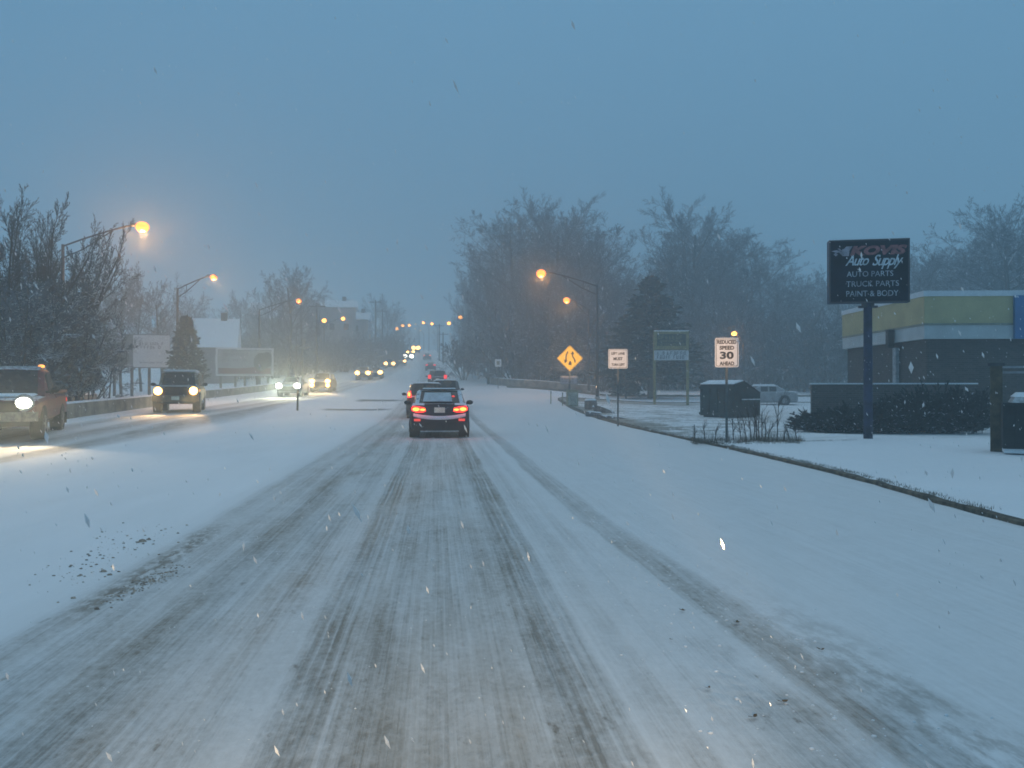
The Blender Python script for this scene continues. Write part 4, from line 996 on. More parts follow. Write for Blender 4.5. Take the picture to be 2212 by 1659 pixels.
c2_ = conifer(6, 6, 3.6); place(c2_, 402, 60, 688, 1.0, 'dark conifer between the two billboards on the left', 0, hproto=6.0)
c3_ = conifer(9, 3, 3.4); place(c3_, 1352, 72, 790, 1.0, 'small low evergreen at the left foot of the spruce', 0, hproto=3.0)

# juniper hedge by the wall: separate shrubs grown together
def juniper(seed, rx, ry, hh):
    rnd = random.Random(seed); K = MB(); T = MB()
    for i in range(int(300 * rx * ry)):
        a = rnd.uniform(0, 6.283); rr = rnd.random() ** .5 * .55; p = Vector((math.cos(a) * rx * rr, math.sin(a) * ry * rr, rnd.uniform(0, hh * .45)))
        el = rnd.uniform(.1, 1.25); dr = Vector((math.cos(a) * math.cos(el) * rx, math.sin(a) * math.cos(el) * ry, math.sin(el) * hh * .8)); L_ = dr.length * rnd.uniform(.3, .78); dr = dr.normalized()
        if rnd.random() < .5: dr = (dr + Vector((-.35, -.2, 0))).normalized()
        e_ = p + dr * L_; seg(T, p, e_, .012, .004)
        for c in range(26):
            s0 = p.lerp(e_, .15 + .85 * c / 26); tw = (dr * 1.1 + Vector((rnd.gauss(0, .45), rnd.gauss(0, .45), rnd.gauss(.05, .35)))).normalized() * rnd.uniform(.08, .2)
            sdv = tw.cross(Vector((rnd.gauss(0, 1), rnd.gauss(0, 1), rnd.gauss(0, 1)))).normalized() * rnd.uniform(.012, .03); b0 = len(K.v)
            for vv in (s0 - sdv * .5, s0 + sdv * .5, s0 + tw * .6 + sdv, s0 + tw, s0 + tw * .6 - sdv): K.v.append((vv.x, vv.y, max(.02, vv.z)))
            K.f.append((b0, b0 + 1, b0 + 2, b0 + 3, b0 + 4))
    return T, K
rag = random.Random(3)
jp = [(1775, 27.0, .95, .9, .72, 'leftmost low juniper spreading from the corner of the brick wall'), (1822, 26.6, 1.0, .9, .85, 'juniper just left of the blue sign pole'), (1885, 26.2, 1.1, 1.0, 1.08, 'dark juniper directly behind the blue sign pole'),
      (1950, 26.2, 1.1, 1.0, 1.35, 'dark juniper just right of the blue sign pole'), (2015, 26.2, 1.15, 1.0, 1.65, 'dark juniper in the right half of the hedge'), (2080, 26.0, 1.0, .95, 1.55, 'rightmost juniper before the rusty post frame')]
for i, (px, D, rx, ry, hh, lb) in enumerate(jp):
    x, y, z = HP(px, D); root = empty('juniper_shrub', lb, 'shrub', (x, y, z + .05), -.4, 'junipers in front of the brick wall'); T, K = juniper(40 + i, rx, ry, hh)
    T.build('stem', M['bark_near'], root); K.build('foliage', M['juniper'], root)

# sapling, weeds, dry grass on the verge
def twiggy(px, D, hh, label, seed, name='sapling'):
    x, y, z = HP(px, D); rnd = random.Random(seed); T = MB(); K = MB()
    grow(rnd, T, K, Vector((0, 0, 0)), Vector((.03, 0, 1)), hh, .018, 0, dict(levels=2, trunk_lv=0, segs=[6, 4, 2], wob=[.08, .1, .1], up=[.03, .1, .05], n=[7, 4], start=[.25, .2], ang=[32, 35], len=[.45, .4], rr=[.6, .6], rmin=.003))
    root = empty(name, label, 'plant', (x, y, z + kl(y)), rnd.random()); T.build('stem', M['bark_near'], root); K.build('twigs', M['bark_near'], root)
twiggy(1679, 22.0, 1.1, 'thin bare sapling between the dumpster and the juniper hedge', 1)
twiggy(1720, 22.3, .55, 'small dry weed right of the thin sapling', 5, 'weed')
twiggy(1634, 22.2, .9, 'dense dark dead plant below the right corner of the dumpster', 7, 'weed'); twiggy(1640, 22.0, .8, 'dead plant right next to the densest one below the dumpster', 8, 'weed')
twiggy(1584, 22.4, .6, 'dry weed just right of the reduced speed post', 9, 'weed')
for i, (px, D, hh) in enumerate([(1500, 22.4, .35), (1522, 22.8, .45), (1545, 22.3, .4), (1600, 22.6, .55), (1612, 22.2, .7), (1622, 22.5, .75), (1628, 22.0, .85), (1645, 22.4, .8), (1652, 22.1, .65), (1660, 22.6, .5), (1694, 22.2, .45), (1704, 22.5, .4)]):
    twiggy(px, D, hh, 'dead bare weed in the thicket around the reduced speed post', 60 + i, 'weed'); bpy.data.objects[[o.name for o in bpy.data.objects if o.name.startswith('weed')][-1]]['group'] = 'dead weeds around the reduced speed post'
gr = MB(); rnd = random.Random(77)
def tuft(x, y, h_, n):
    z = H(x, y) + kl(y) - .01
    for k in range(n):
        a = rnd.uniform(0, 6.28); p = Vector((x + rnd.gauss(0, .06), y + rnd.gauss(0, .06), z)); q = p + Vector((math.cos(a) * h_ * .35, math.sin(a) * h_ * .35, h_ * rnd.uniform(.5, 1)))
        wv = Vector((math.sin(a), -math.cos(a), 0)) * .004; gr.add([p - wv, p + wv, q], [(0, 1, 2)])
for i in range(1500):
    yy = rnd.uniform(9, 58); tuft(XR(yy) + .10 + abs(rnd.gauss(0, .05)), yy, rnd.uniform(.03, .08), 8)
for i in range(900):
    yy = rnd.uniform(24, 61); tuft(XR(yy) + rnd.uniform(.2, 9) * rnd.random(), yy, rnd.uniform(.04, .12), 7)
for i in range(260):
    px = rnd.uniform(1490, 1730); x, y = at(px, rnd.uniform(20.9, 22.6)); tuft(x, y, rnd.uniform(.12, .5) * (1 if rnd.random() < .5 else .5), 9)
for i in range(200):
    px = rnd.uniform(1500, 1900); x, y = at(px, 21.6 + rnd.gauss(0, .12) + (px - 1600) * .003); tuft(x, y, rnd.uniform(.03, .07), 10)
tag(gr.build('dry_grass', mat('dead_grass', (.10, .085, .055), .95, var=.4, scale=5)), 'dead grass poking through the snow on the right verge', 'grass', kind='stuff')

# chunks of dirty snow beside the left tracks
cl_ = MB(); rnd = random.Random(9)
def chunk(mb, x, y, r):
    n0 = len(mb.v); mb.ball((0, 0, 0), r, 6, 4, (1, rnd.uniform(.6, 1), .6)); z = H(x, y)
    for i in range(n0, len(mb.v)):
        v = Vector(mb.v[i]); k = 1 + .45 * mnoise.noise(v * (2.2 / r) + Vector((x * 9, y * 9, 0))); mb.v[i] = (x + v.x * k, y + v.y * k, z + r * .12 + v.z * k)
for i in range(150):
    a = abs(rnd.gauss(0, .5)); px = 235 + rnd.gauss(0, 1) * 75; py = 1195 - (px - 235) * .42 + rnd.gauss(0, 26); D = CAMH * F / (py - 838); x, y = at(px, D); chunk(cl_, x, y, rnd.choice([.004, .005, .006, .008, .010, .014]))
for (px, py, r) in [(308, 1170, .040), (322, 1166, .028), (298, 1172, .02), (385, 1152, .016), (386, 1172, .014), (349, 1146, .014), (225, 1235, .026), (238, 1242, .022), (175, 1243, .018), (245, 1205, .014), (160, 1292, .018), (210, 1316, .02)]:
    D = CAMH * F / (py - 838); x, y = at(px, D); chunk(cl_, x, y, r)
for i in range(260):
    px = 320 + rnd.gauss(0, 42); py = 1258 - (px - 320) * .45 + rnd.gauss(0, 8); D = CAMH * F / (py - 838); x, y = at(px, D); chunk(cl_, x, y, rnd.uniform(.003, .011))
tag(cl_.build('dirty_clods', M['dirt_clod']), 'dirty snow and earth clods scattered left of the tracks', 'clods', kind='stuff')
sn = MB()
for i in range(420):
    yy = rnd.uniform(2.6, 9) if rnd.random() < .8 else rnd.uniform(9, 14); chunk(sn, rnd.gauss(1.75, .38) + .1 * (9 - yy) / 9, yy, rnd.choice([.003, .004, .005, .006, .009, .013]))
for i in range(160): chunk(sn, rnd.uniform(-2.4, .8), rnd.uniform(2.6, 9), rnd.choice([.003, .004, .006]))
tag(sn.build('snow_crumbs', M['snow'], smooth=True), 'loose snow crumbs thrown up beside the wheel tracks', 'snow crumbs', kind='stuff')
lf = MB()
for (px, py, r) in [(1474, 1322, .035), (1590, 1348, .05), (1772, 1407, .035), (1625, 1552, .045), (1690, 1520, .04), (1530, 1490, .03), (1450, 1385, .02)]:
    D = CAMH * F / (py - 838); x, y = at(px, D); z = H(x, y) + .012
    for k in range(5):
        r *= .85; a = rnd.uniform(0, 6.28); p = Vector((x, y, z)); e1 = Vector((math.cos(a), math.sin(a), .3)) * r; e2 = Vector((-math.sin(a), math.cos(a), .15)) * r * .35; lf.add([p - e2 * .2, p + e1 * .5 - e2, p + e1, p + e1 * .5 + e2], [(0, 1, 2, 3)])
tag(lf.build('fallen_leaves', mat('brown_leaf', (.14, .085, .04), .8)), 'dead brown leaves lying on the snow near the right wheel track', 'leaves', kind='stuff')

# falling snow: real flakes hanging in the air
fk = MB(); rnd = random.Random(123)
def flake(x, y, z, r, el):
    n0 = len(fk.v); ax = Vector((rnd.gauss(.38, .18), rnd.gauss(0, .2), -1)).normalized()
    a = ax.orthogonal().normalized(); b_ = ax.cross(a); c = Vector((x, y, z))
    for p in (c + ax * r * el, c - ax * r * el, c + a * r * rnd.uniform(.6, 1.1), c - a * r * rnd.uniform(.6, 1.1), c + b_ * r * rnd.uniform(.6, 1.1), c - b_ * r * rnd.uniform(.6, 1.1)): fk.v.append(tuple(p))
    for f in ((0, 2, 4), (0, 4, 3), (0, 3, 5), (0, 5, 2), (1, 4, 2), (1, 3, 4), (1, 5, 3), (1, 2, 5)): fk.f.append(tuple(n0 + i for i in f))
def big_next_bright(x, y, z):
    return any(abs(math.degrees(math.atan2(x - q, y - 1)) - 20.3) < 6 and z > .7 for q in (-.7, .7))
for i in range(15000):
    D = 1.6 + 46 * rnd.random() ** .75; px = rnd.uniform(-60, 2270); x, y = at(px, D); z = CAMH + rnd.uniform(-.5, .52) * D * 1659 / F
    if z < H(x, y) + .05: continue
    if z > 14: continue
    if (z - CAMH) / D > .2 and rnd.random() < .75: continue
    skip = False
    for s_x in (-.7, .7):          # leave the hottest few metres of the added sign spots free of flakes
        vx, vy, vz = x - s_x, y - 1.0, z - .8; rr = math.sqrt(vx * vx + vy * vy + vz * vz)
        for ba, be, bh in SIGN_SPOTS:
            if rr < 16 and vy > 0 and abs(math.degrees(math.atan2(vx, vy)) + ba + (0)) < bh + 1.2 and abs(math.degrees(math.asin(vz / rr)) - be) < bh + .3: skip = True
    if skip: continue
    if D < 9 and big_next_bright(x, y, z): continue
    big = rnd.random(); flake(x, y, z, (.0022 + .0055 * big ** 4) * (1 + min(D, 30) * .055), rnd.uniform(1.6, 3.6))
fm, ft, fb = new_mat('snowflake'); ft.nodes.remove(fb)
fo = ft.nodes['Material Output']; fa = ft.nodes.new('ShaderNodeMixShader'); fa.inputs[0].default_value = .55
fd = ft.nodes.new('ShaderNodeBsdfDiffuse'); fd.inputs[0].default_value = (.85, .85, .85, 1); f2 = ft.nodes.new('ShaderNodeBsdfTranslucent'); f2.inputs[0].default_value = (.9, .9, .9, 1)
ft.links.new(fd.outputs[0], fa.inputs[1]); ft.links.new(f2.outputs[0], fa.inputs[2]); ft.links.new(fa.outputs[0], fo.inputs[0])
tag(fk.build('falling_snow', fm), 'snowflakes falling through the air over the road', 'falling snow', kind='stuff')

# ------------------------------------------------------------------ vehicles (local +y is forward)
def sec_body(y, w_, zb, zt, crown=.03):
    h = [(w_ * .80, zb), (w_ * .97, zb + .10), (w_, zb + (zt - zb) * .45), (w_ * .985, zt - .12), (w_ * .93, zt - .03), (w_ * .80, zt), (0, zt + crown)]
    pts = [(a, y, c) for a, c in h]; return pts + [(-a, y, c) for a, c in reversed(h[:-1])]
def sec_cab(y, bw, tw, z0, z1):
    h = [(bw, z0), (bw + (tw - bw) * .9, z0 + (z1 - z0) * .9), (tw * .88, z1), (0, z1 + .02)]
    pts = [(a, y, c) for a, c in h]; return pts + [(-a, y, c) for a, c in reversed(h[:-1])]
def panel(mb, p, inset=.08, off=.012):
    P = [Vector(q) for q in p]; c = sum(P, Vector()) / len(P); n = (P[1] - P[0]).cross(P[2] - P[0]).normalized()
    Q = [q + (c - q).normalized() * inset + n * off for q in P]; Q2 = [q - n * (off + .01) for q in Q]
    k = len(Q); mb.add(Q + Q2, [tuple(range(k))] + [(i, k + i, k + (i + 1) % k, (i + 1) % k) for i in range(k)])
def wheel(root, x, y, r=.33, wd=.22):
    s = 1 if x > 0 else -1
    w_ = empty_part('wheel', root)
    t_ = MB().tube((x - s * wd / 2, y, r), (x + s * wd / 2, y, r), r, r, 20); t_.tube((x + s * wd / 2, y, r), (x + s * (wd / 2 + .02), y, r), r * .9, r * .8, 20)
    tt = t_.build('tyre', M['tyre'], w_)
    rm = MB().tube((x + s * wd / 2, y, r), (x + s * (wd / 2 + .025), y, r), r * .62, r * .58, 16)
    for k in range(5):
        a = k * 1.2566; rm.box((x + s * (wd / 2 + .03), y + math.cos(a) * r * .3, r + math.sin(a) * r * .3), (.02, r * .55, .05), rx=a)
    rm.build('rim', M['rim'], w_)
def empty_part(name, parent):
    o = bpy.data.objects.new(name, None); C.objects.link(o); o.parent = parent; return o

def car(name, label, cat, loc, rz, spec, group=None):
    S = spec; root = empty(name, label, cat, loc, rz, group); pm = M[S['paint']]
    hw = S['w'] / 2; L2 = S['l'] / 2
    MB().loft([sec_body(y, w_ * hw, zb, zt) for y, w_, zb, zt in S['body']]).build('body', pm, root, False)
    cab = S['cab']                       # (y, bw, tw, z0, z1)
    cs = [sec_cab(y, bw * hw, tw * hw, z0, z1) for y, bw, tw, z0, z1 in cab]
    MB().loft(cs).build('cabin', pm, root)
    def edge(i, side):                   # bottom and shoulder corners of section i
        s = cs[i]; return (s[0], s[1]) if side > 0 else (s[-1], s[-2])
    def tops(i): return cs[i][1], cs[i][-2]
    n = len(cs)
    rw = MB(); a, b_ = (S['cab_r'] if 'cab_r' in S else (0, 1))
    pb, pt = cs[a], cs[b_]
    panel(rw, [pb[-3], pb[2], pt[2], pt[-3]], .05, .03); rwo = rw.build('rear_window', M['glass'], root)
    fw = MB(); a, b_ = (S['cab_f'] if 'cab_f' in S else (n - 1, n - 2))
    pb, pt = cs[a], cs[b_]
    panel(fw, [pb[2], pb[-3], pt[-3], pt[2]], .04, .03); fw.build('windshield', M['glass'], root)
    for sd_ in (1, -1):
        sw = MB()
        for i in range(S.get('sw0', 0), S.get('sw1', n - 1)):
            (b0, t0_), (b1, t1_) = edge(i, sd_), edge(i + 1, sd_)
            panel(sw, [b0, b1, t1_, t0_] if sd_ > 0 else [b1, b0, t0_, t1_], .07, .01)
        sw.build('side_window', M['glass'], root)
    for yy in S['wheels']:
        for sd_ in (1, -1): wheel(root, sd_ * (hw - S.get('wi', .12)), yy, S.get('wr', .33))
    for yy in S['wheels']:
        for sd_ in (1, -1): MB().tube((sd_ * (hw - .30), yy, S.get('wr', .33) + .02), (sd_ * (hw + .006), yy, S.get('wr', .33) + .02), S.get('wr', .33) + .07, n=18).build('wheel_arch', M['trim'], root)
    for sd_ in (1, -1):
        my, mz = S['mirror']; mm = MB().ball((sd_ * (hw + .13), my, mz), .10, 10, 8, (1.15, .6, .75)); mm.tube((sd_ * (hw * .9), my, mz - .06), (sd_ * (hw + .08), my, mz - .03), .03, n=6); mm.build('mirror', M['trim'], root)
    MB().box((0, 0, S.get('floor', .3)), (S['w'] * .8, S['l'] * .86, .12)).build('underbody', M['trim'], root)
    return root
def generic(kind):
    if kind == 'hatch': return dict(w=1.80, l=4.3, paint='p_dark', body=[(-2.14, .82, .34, .62), (-2.10, .93, .24, .80), (-2.00, .97, .20, .97), (-1.85, 1, .2, 1.02), (-1.0, 1, .2, 1.0), (.6, 1, .2, .98), (1.0, .99, .2, .95), (1.7, .95, .22, .82), (2.05, .85, .26, .68), (2.14, .7, .32, .55)],
        cab=[(-2.0, .84, .82, .97, 1.01), (-1.35, .88, .74, .97, 1.40), (-.9, .9, .74, .97, 1.45), (.1, .9, .74, .95, 1.46), (.45, .9, .68, .95, 1.42), (1.25, .86, .8, .93, .96)], wheels=(-1.32, 1.35), mirror=(.62, 1.02), sw0=1, sw1=4)
    if kind == 'suv': return dict(w=1.86, l=4.6, paint='p_black', wr=.36, floor=.36, body=[(-2.26, .86, .40, .72), (-2.22, .96, .30, 1.0), (-2.1, 1, .28, 1.08), (.9, 1, .28, 1.05), (1.3, .99, .28, 1.03), (2.0, .95, .3, .92), (2.22, .88, .34, .80), (2.28, .75, .4, .65)],
        cab=[(-2.16, .88, .80, 1.04, 1.10), (-1.90, .92, .74, 1.04, 1.64), (-.9, .94, .75, 1.04, 1.70), (.3, .94, .75, 1.02, 1.69), (.55, .94, .74, 1.02, 1.64), (1.3, .9, .86, 1.0, 1.04)], wheels=(-1.38, 1.42), mirror=(.8, 1.12), sw0=1, sw1=4)
    if kind == 'jeep': return dict(w=1.90, l=4.5, paint='p_bronze', wr=.39, floor=.42, wi=.13, body=[(-2.2, .95, .42, 1.05), (-2.1, 1, .38, 1.12), (.6, 1, .38, 1.12), (.9, .98, .4, 1.12), (1.6, .96, .4, 1.10), (2.1, .93, .42, 1.05), (2.16, .88, .46, .95)],
        cab=[(-2.15, .93, .86, 1.1, 1.72), (-2.1, .93, .80, 1.1, 1.80), (-.4, .94, .80, 1.1, 1.82), (.25, .94, .80, 1.1, 1.80), (.35, .94, .78, 1.1, 1.76), (.85, .92, .88, 1.1, 1.13)], cab_r=(0, 1), wheels=(-1.4, 1.4), mirror=(.6, 1.22), sw0=1, sw1=4)
    if kind == 'sedan': return dict(w=1.80, l=4.7, paint='p_grey', body=[(-2.34, .82, .34, .70), (-2.28, .94, .24, .98), (-1.5, .99, .2, 1.02), (.7, 1, .2, .98), (1.2, .98, .2, .94), (2.0, .94, .22, .80), (2.3, .82, .28, .62)],
        cab=[(-1.7, .84, .78, .98, 1.01), (-.9, .88, .66, .97, 1.42), (-.3, .9, .68, .96, 1.46), (.3, .9, .67, .95, 1.44), (1.15, .86, .8, .93, .96)], wheels=(-1.4, 1.42), mirror=(.6, 1.0), sw0=1, sw1=3)
    if kind == 'pickup': return dict(w=1.98, l=5.6, paint='p_red', wr=.39, floor=.45, wi=.13, body=[(-2.75, .97, .50, 1.12), (-2.7, 1, .46, 1.20), (-.55, 1, .44, 1.20), (-.5, 1, .44, 1.16), (.95, 1, .44, 1.14), (1.2, .99, .44, 1.12), (2.4, .97, .46, 1.06), (2.70, .93, .50, 1.00), (2.78, .86, .54, .92)],
        cab=[(-.52, .93, .80, 1.12, 1.80), (-.42, .94, .80, 1.12, 1.88), (.35, .94, .80, 1.12, 1.89), (.52, .94, .78, 1.12, 1.84), (1.2, .92, .88, 1.10, 1.14)], cab_r=(0, 1), wheels=(-1.75, 1.80), mirror=(.95, 1.28), sw0=1, sw1=3)

def headlamps(root, hw, y, z, r, mt, sep_, power=0, col=(1, .9, .7), rot=0, tilt=-3.5, size=75, fog=False, shape=(1, .3, .75)):
    for s in (1, -1):
        hb = MB().tube((s * sep_ / 2, y - .06, z), (s * sep_ / 2, y + .01, z), r * 1.25, r * 1.15, 14).build('headlight', M['galv'], root)
        MB().ball((s * sep_ / 2, y + .02, z), r, 14, 8, shape).build('bulb_lens', M[mt], hb, True)
        if fog:
            fb = MB().ball((s * sep_ / 2, y + .02, z - .36), r * .8, 12, 6, (1, .3, 1)).build('fog_light', M[mt], root, True)
        if power: spot(root, (s * sep_ / 2, y + .12, z), tilt, rot, power, col, size, .8)
def taillamp(root, s, pts, y, hot, nm='taillight'):
    pl = MB().prism(pts, y - .03, y + .06) if s > 0 else MB().prism([(-a, b_) for a, b_ in reversed(pts)], y - .03, y + .06)
    o = pl.build(nm, M['tail_red'], root)
    h = MB()
    for (cx, cz_, rx, rz_) in hot: h.ball((s * cx, y - .03, cz_), 1, 12, 6, (rx, .02, rz_))
    if hot: h.build('bulb_glow', M['tail_hot'], o, True)
    return o
def plate(root, y, z, s=-1, wd=.32, hh=.155):
    o = MB().box((0, y, z), (wd, .02, hh)).build('number_plate', M['plate'], root)

# --- car ahead
x, y, z = HP(948, 26.3); car1 = car('hatchback', 'dark hatchback straight ahead with brake lights on and snow on its rear window', 'car', (x, y, z), R_(0.5), generic('hatch'))
for s in (1, -1):
    taillamp(car1, s, [(.40, .80), (.43, .91), (.60, .95), (.80, .97), (.845, .90), (.83, .82), (.70, .765), (.5, .765)], -2.10, [(.70, .865, .105, .055), (.50, .85, .085, .035)])
    MB().box((s * .66, -2.135, .545), (.19, .03, .07)).build('rear_reflector', M['tail_dim'], car1)  # no lamp: the reflector's shine is put in as emission
plate(car1, -2.14, .84)
MB().loft([[(xx, -2.20 + .12 * xx * xx, .55 + .17 * abs(xx) ** 2.2), (xx, -2.235 + .12 * xx * xx, .60 + .15 * abs(xx) ** 2.2), (xx, -2.13, .665 + .14 * abs(xx) ** 2.2)] for xx in np.linspace(-.78, .78, 13)], False).build('bumper_snow', M['snow'], car1, True)
bm = MB().box((0, -2.12, .36), (1.5, .16, .26), top=.98); bm.build('bumper', M['trim'], car1)
MB().box((0, -2.14, .215), (1.15, .10, .05)).build('bumper_lip_snow', M['grime_snow'], car1)
MB().add([(-.50, -1.985, 1.075), (.38, -1.985, 1.075), (.34, -1.56, 1.34), (-.44, -1.56, 1.34)], [(0, 1, 2, 3)]).build('window_snow', M['snowglass'], car1, loc=(0, -.03, .02))
MB().box((0, -1.28, 1.455), (1.18, .22, .035)).build('spoiler', M['p_dark'], car1)
MB().box((0, -.35, 1.485), (1.05, 1.5, .035), top=.93).build('roof_snow', M['snow'], car1)
MB().ball((0, -.98, 1.50), .06, 8, 6, (.5, 1, .9)).build('antenna_fin', M['trim'], car1)
MB().loft([[(s_x, -2.02, 1.045), (s_x, -2.06, 1.02), (s_x, -2.1, .985)] for s_x in np.linspace(-.8, -.45, 5)], False).build('shoulder_snow', M['snow'], car1)
MB().loft([[(s_x, -2.02, 1.045), (s_x, -2.06, 1.02), (s_x, -2.1, .985)] for s_x in np.linspace(.45, .8, 5)], False).build('shoulder_snow', M['snow'], car1)
MB().ball((.42, -1.69, 1.24), .05, 8, 6, (1, .4, .7)).build('high_brake_light', M['tail_dim'], car1, True)
for s in (1, -1): point(car1, (s * .66, -2.45, .86), 2.5, (1, .08, .04), .1)
# --- SUV in the next lane
x, y, z = HP(919, 40.5); s2 = generic('suv'); s2['paint'] = 'p_black'
car2 = car('suv', 'black SUV partly hidden behind the left side of the hatchback', 'car', (x, y, z), R_(2.5), s2)
for s in (1, -1): taillamp(car2, s, [(.72, .98), (.74, 1.30), (.86, 1.27), (.92, 1.12), (.90, .96)], -2.24, [(.83, 1.13, .06, .11)])
plate(car2, -2.27, .86); MB().box((0, -2.24, .52), (1.7, .16, .26)).build('bumper', M['trim'], car2)
MB().box((-.6, -2.33, .5), (.35, .03, .16)).build('bumper_snow', M['grime_snow'], car2)
point(car2, (-.8, -2.6, 1.1), 6, (1, .08, .04), .1)
# --- grey sedan between them
x, y, z = HP(962, 49.5); car3 = car('sedan', 'grey sedan just showing above the hatchback roof', 'car', (x, y, z + .0), 0, generic('suv') | dict(paint='p_grey'))
for s in (1, -1): taillamp(car3, s, [(.70, .80), (.72, .95), (.88, .95), (.88, .80)], -2.24, [])
plate(car3, -2.27, .78)
# --- cars further up the hill
x, y, z = HP(945, 80); s4 = generic('suv') | dict(paint='p_dark'); car4 = car('suv', 'dark SUV with red lights on, up the hill beyond the hatchback roof', 'car', (x, y, z), 0, s4)
for s in (1, -1): taillamp(car4, s, [(.62, .86), (.62, 1.22), (.9, 1.22), (.9, .86)], -2.28, [])
plate(car4, -2.27, .8)
for px, D, lab in [(930.5, 142, 'distant car with dim red tail lights, nearer of the two farthest ahead'), (923, 190, 'most distant car ahead, two tail lights near the hill crest')]:
    x, y, z = HP(px, D); c_ = car('sedan', lab, 'car', (x, y, z), 0, generic('sedan') | dict(paint='p_dark'), 'distant cars driving away')
    for s in (1, -1):
        taillamp(c_, s, [(.5, .78), (.5, 1.02), (.86, 1.02), (.86, .78)], -2.32, [(.66, .92, .1, .08)] if D > 180 else [])

# --- oncoming
def heading(dx, dy): return math.atan2(-dx, dy)
_c = Vector(at(80, 20.9)); _a = R_(17); _f = Vector((math.sin(_a), -math.cos(_a))); _l = Vector((math.cos(_a), math.sin(_a))); _c = _c - _f * 2.75 - _l * .94; x, y = _c; z = H(x, y)
tr_ = car('pickup_truck', 'red pickup truck with a blazing headlight cut by the left edge', 'pickup truck', (x, y, z), R_(180 + 17), generic('pickup'))
headlamps(tr_, .9, 2.80, .95, .19, 'head_w', 1.30, 430, (1, .76, .46), 8, -24, 74)
g_ = MB().box((0, 2.80, .84), (1.1, .06, .3)); [g_.box((0, 2.84, .74 + .08 * k), (1.05, .03, .025)) for k in range(4)]; g_.build('grille', M['trim'], tr_)
MB().box((0, 2.86, .60), (1.95, .18, .24)).build('bumper', mat('grimy_chrome', (.20, .19, .16), .5, .4, var=.6, scale=9), tr_)
MB().box((0, 2.80, .42), (1.6, .1, .16)).build('air_dam', M['trim'], tr_)
plate(tr_, 2.97, .6)
MB().box((0, 0, 1.925), (1.45, .9, .05), top=.95, ).build('roof_snow', M['grime_snow'], tr_, loc=(0, -.05, 0))
MB().box((0, 1.75, 1.155), (1.5, 1.1, .04), top=.9, rx=-.04).build('hood_snow', M['snow'], tr_)
MB().ball((-.70, .32, 1.95), .07, 10, 6, (1.3, .8, .7)).build('marker_light', M['amber'], tr_, True)
MB().box((-1.0, -2.55, .98), (.02, .12, .12)).build('side_marker', M['tail_dim'], tr_)
bed = MB(); bed.box((-.94, -1.6, 1.24), (.12, 2.2, .10)); bed.box((.94, -1.6, 1.24), (.12, 2.2, .10)); bed.box((0, -2.66, 1.24), (1.9, .12, .10)); bed.build('bed_rail', M['p_red'], tr_)
MB().box((0, -1.6, 1.215), (1.7, 2.0, .03)).build('bed_snow', M['snow'], tr_)
ms = MB()
for s in (1, -1): ms.box((s * 1.02, -2.2, .42), (.06, .03, .34))
ms.build('mud_flap', M['trim'], tr_)

x, y, z = HP(390, 37)
jp_ = car('off_road_suv', 'boxy bronze off-roader with yellow headlights beside the concrete wall', 'car', (x, y, z), R_(180 + 12), generic('jeep'))
headlamps(jp_, .9, 2.17, .93, .17, 'head_y', 1.42, 900, (1, .60, .24), 0, -20, 32, shape=(1, .3, 1))
g_ = MB().box((0, 2.17, .93), (.9, .06, .36)); [g_.box((-.36 + .12 * k, 2.21, .93), (.05, .03, .32)) for k in range(7)]; g_.build('grille', M['trim'], jp_)
MB().box((0, 2.26, .60), (1.86, .22, .24)).build('bumper', M['p_bronze'], jp_); plate(jp_, 2.38, .62)
MB().box((0, 1.45, 1.15), (1.45, 1.0, .05), top=.9).build('hood_snow', M['grime_snow'], jp_); MB().box((0, -.7, 1.85), (1.4, 2.2, .06), top=.95).build('roof_snow', M['snow'], jp_)
MB().box((-.95, 2.0, .95), (.03, .1, .08)).build('side_marker', M['amber'], jp_)

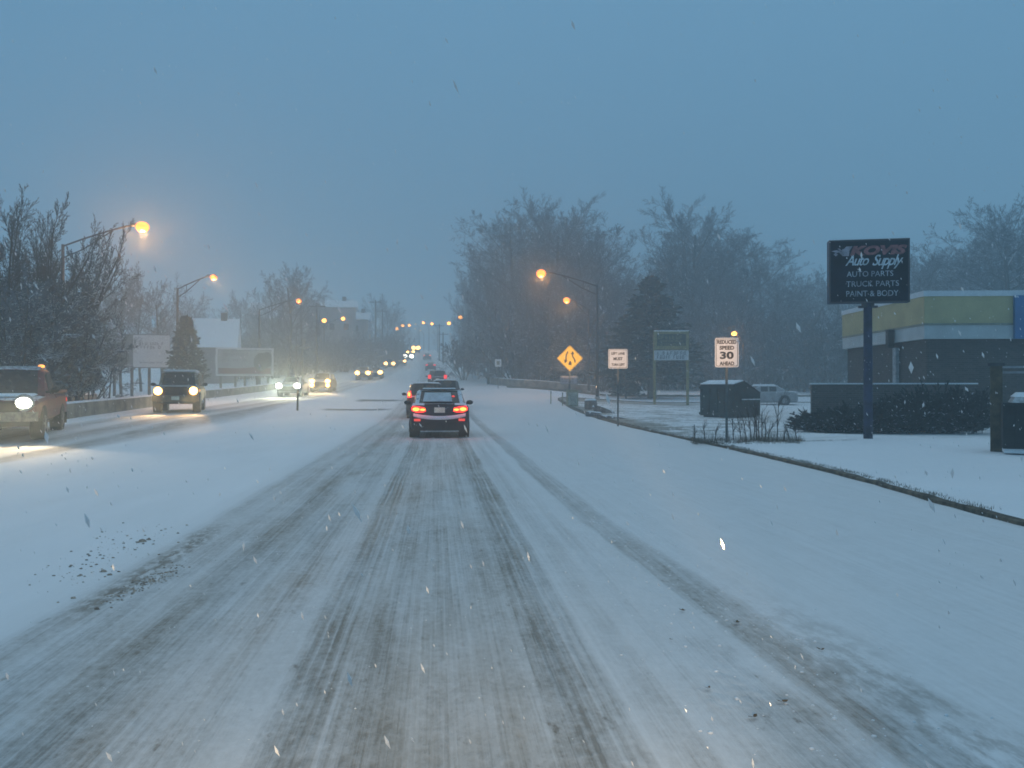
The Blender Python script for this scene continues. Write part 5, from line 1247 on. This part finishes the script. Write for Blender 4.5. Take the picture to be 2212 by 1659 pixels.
def oncoming(px, D, kind, pnt, mt, sp, lab, power, col, fog=False, zl=.78, r=.14, fwd=0):
    x, y, z = HP(px, D); c_ = car('suv' if kind != 'sedan' else 'sedan', lab, 'car', (x, y, z), R_(180), generic(kind) | dict(paint=pnt), 'oncoming cars with headlights on')
    ln_ = generic(kind)['l'] / 2 + .02; headlamps(c_, .9, ln_, zl, r, mt, sp, power, col, 0, -8, 50, fog, (1, .35, .8))
    MB().box((0, ln_ - .02, zl - .15), (.8, .06, .2)).build('grille', M['trim'], c_)
    MB().box((0, ln_ - .04, zl - .32), (1.6, .12, .14)).build('bumper', M['trim'], c_)
    MB().box((0, 1.5, generic(kind)['body'][-4][3] + .07), (1.3, .7, .03), top=.9).build('hood_snow', M['snow'], c_)
    return c_
oncoming(634, 63.5, 'sedan', 'p_silver', 'head_w', 1.36, 'oncoming car with bright white headlights just left of the median post', 1700, (1, .96, .66), r=.24)
oncoming(699, 74, 'suv', 'p_bronze', 'head_y', 1.36, 'oncoming SUV with stacked yellow headlights right of the median post', 1700, (1, .68, .32), fog=True, zl=.92, r=.21)
oncoming(787, 106, 'suv', 'p_grey', 'head_y', 1.35, 'third oncoming car, left one of the overlapping yellow-lit pair', 700, (1, .7, .36), zl=.85, r=.30)
oncoming(813, 110, 'sedan', 'p_dark', 'head_y', 1.35, 'fourth oncoming car, right one of the overlapping yellow-lit pair', 700, (1, .75, .4), zl=.8, r=.32)
oncoming(843, 150, 'suv', 'p_dark', 'head_y', 1.38, 'oncoming car halfway up the hill with small warm headlights', 500, (1, .8, .5), zl=.85, r=.34)
oncoming(868, 165, 'sedan', 'p_dark', 'head_y', 1.30, 'oncoming car with the smallest pair of headlights below the white glare', 300, (1, .8, .5), zl=.78, r=.28)
oncoming(882.5, 186, 'suv', 'p_dark', 'head_w', 1.50, 'far oncoming vehicle with the brightest white high-set lights on the hill', 1400, (1, .98, .85), zl=.9, r=.50, fog=False)
oncoming(887, 206, 'suv', 'p_dark', 'head_y', 1.45, 'far oncoming car just above the brightest white pair', 300, (1, .85, .6), zl=1.0, r=.40)
oncoming(899, 226, 'pickup', 'p_dark', 'head_y', 1.2, 'farthest oncoming truck with a large yellow glow at the crest', 700, (1, .7, .3), zl=1.3, r=.62)

# parked snow-covered car beyond the dumpster
x, y, z = HP(1650, 60); pc = car('parked_car', 'parked car buried in snow on the lot behind the dumpster', 'car', (x, y, z), R_(70), generic('sedan') | dict(paint='p_silver'))
MB().box((0, 0, 1.47), (1.2, 1.7, .14), top=.85).build('roof_snow', M['snow'], pc); MB().box((0, 1.6, .99), (1.5, 1.0, .12), top=.9).build('hood_snow', M['snow'], pc)
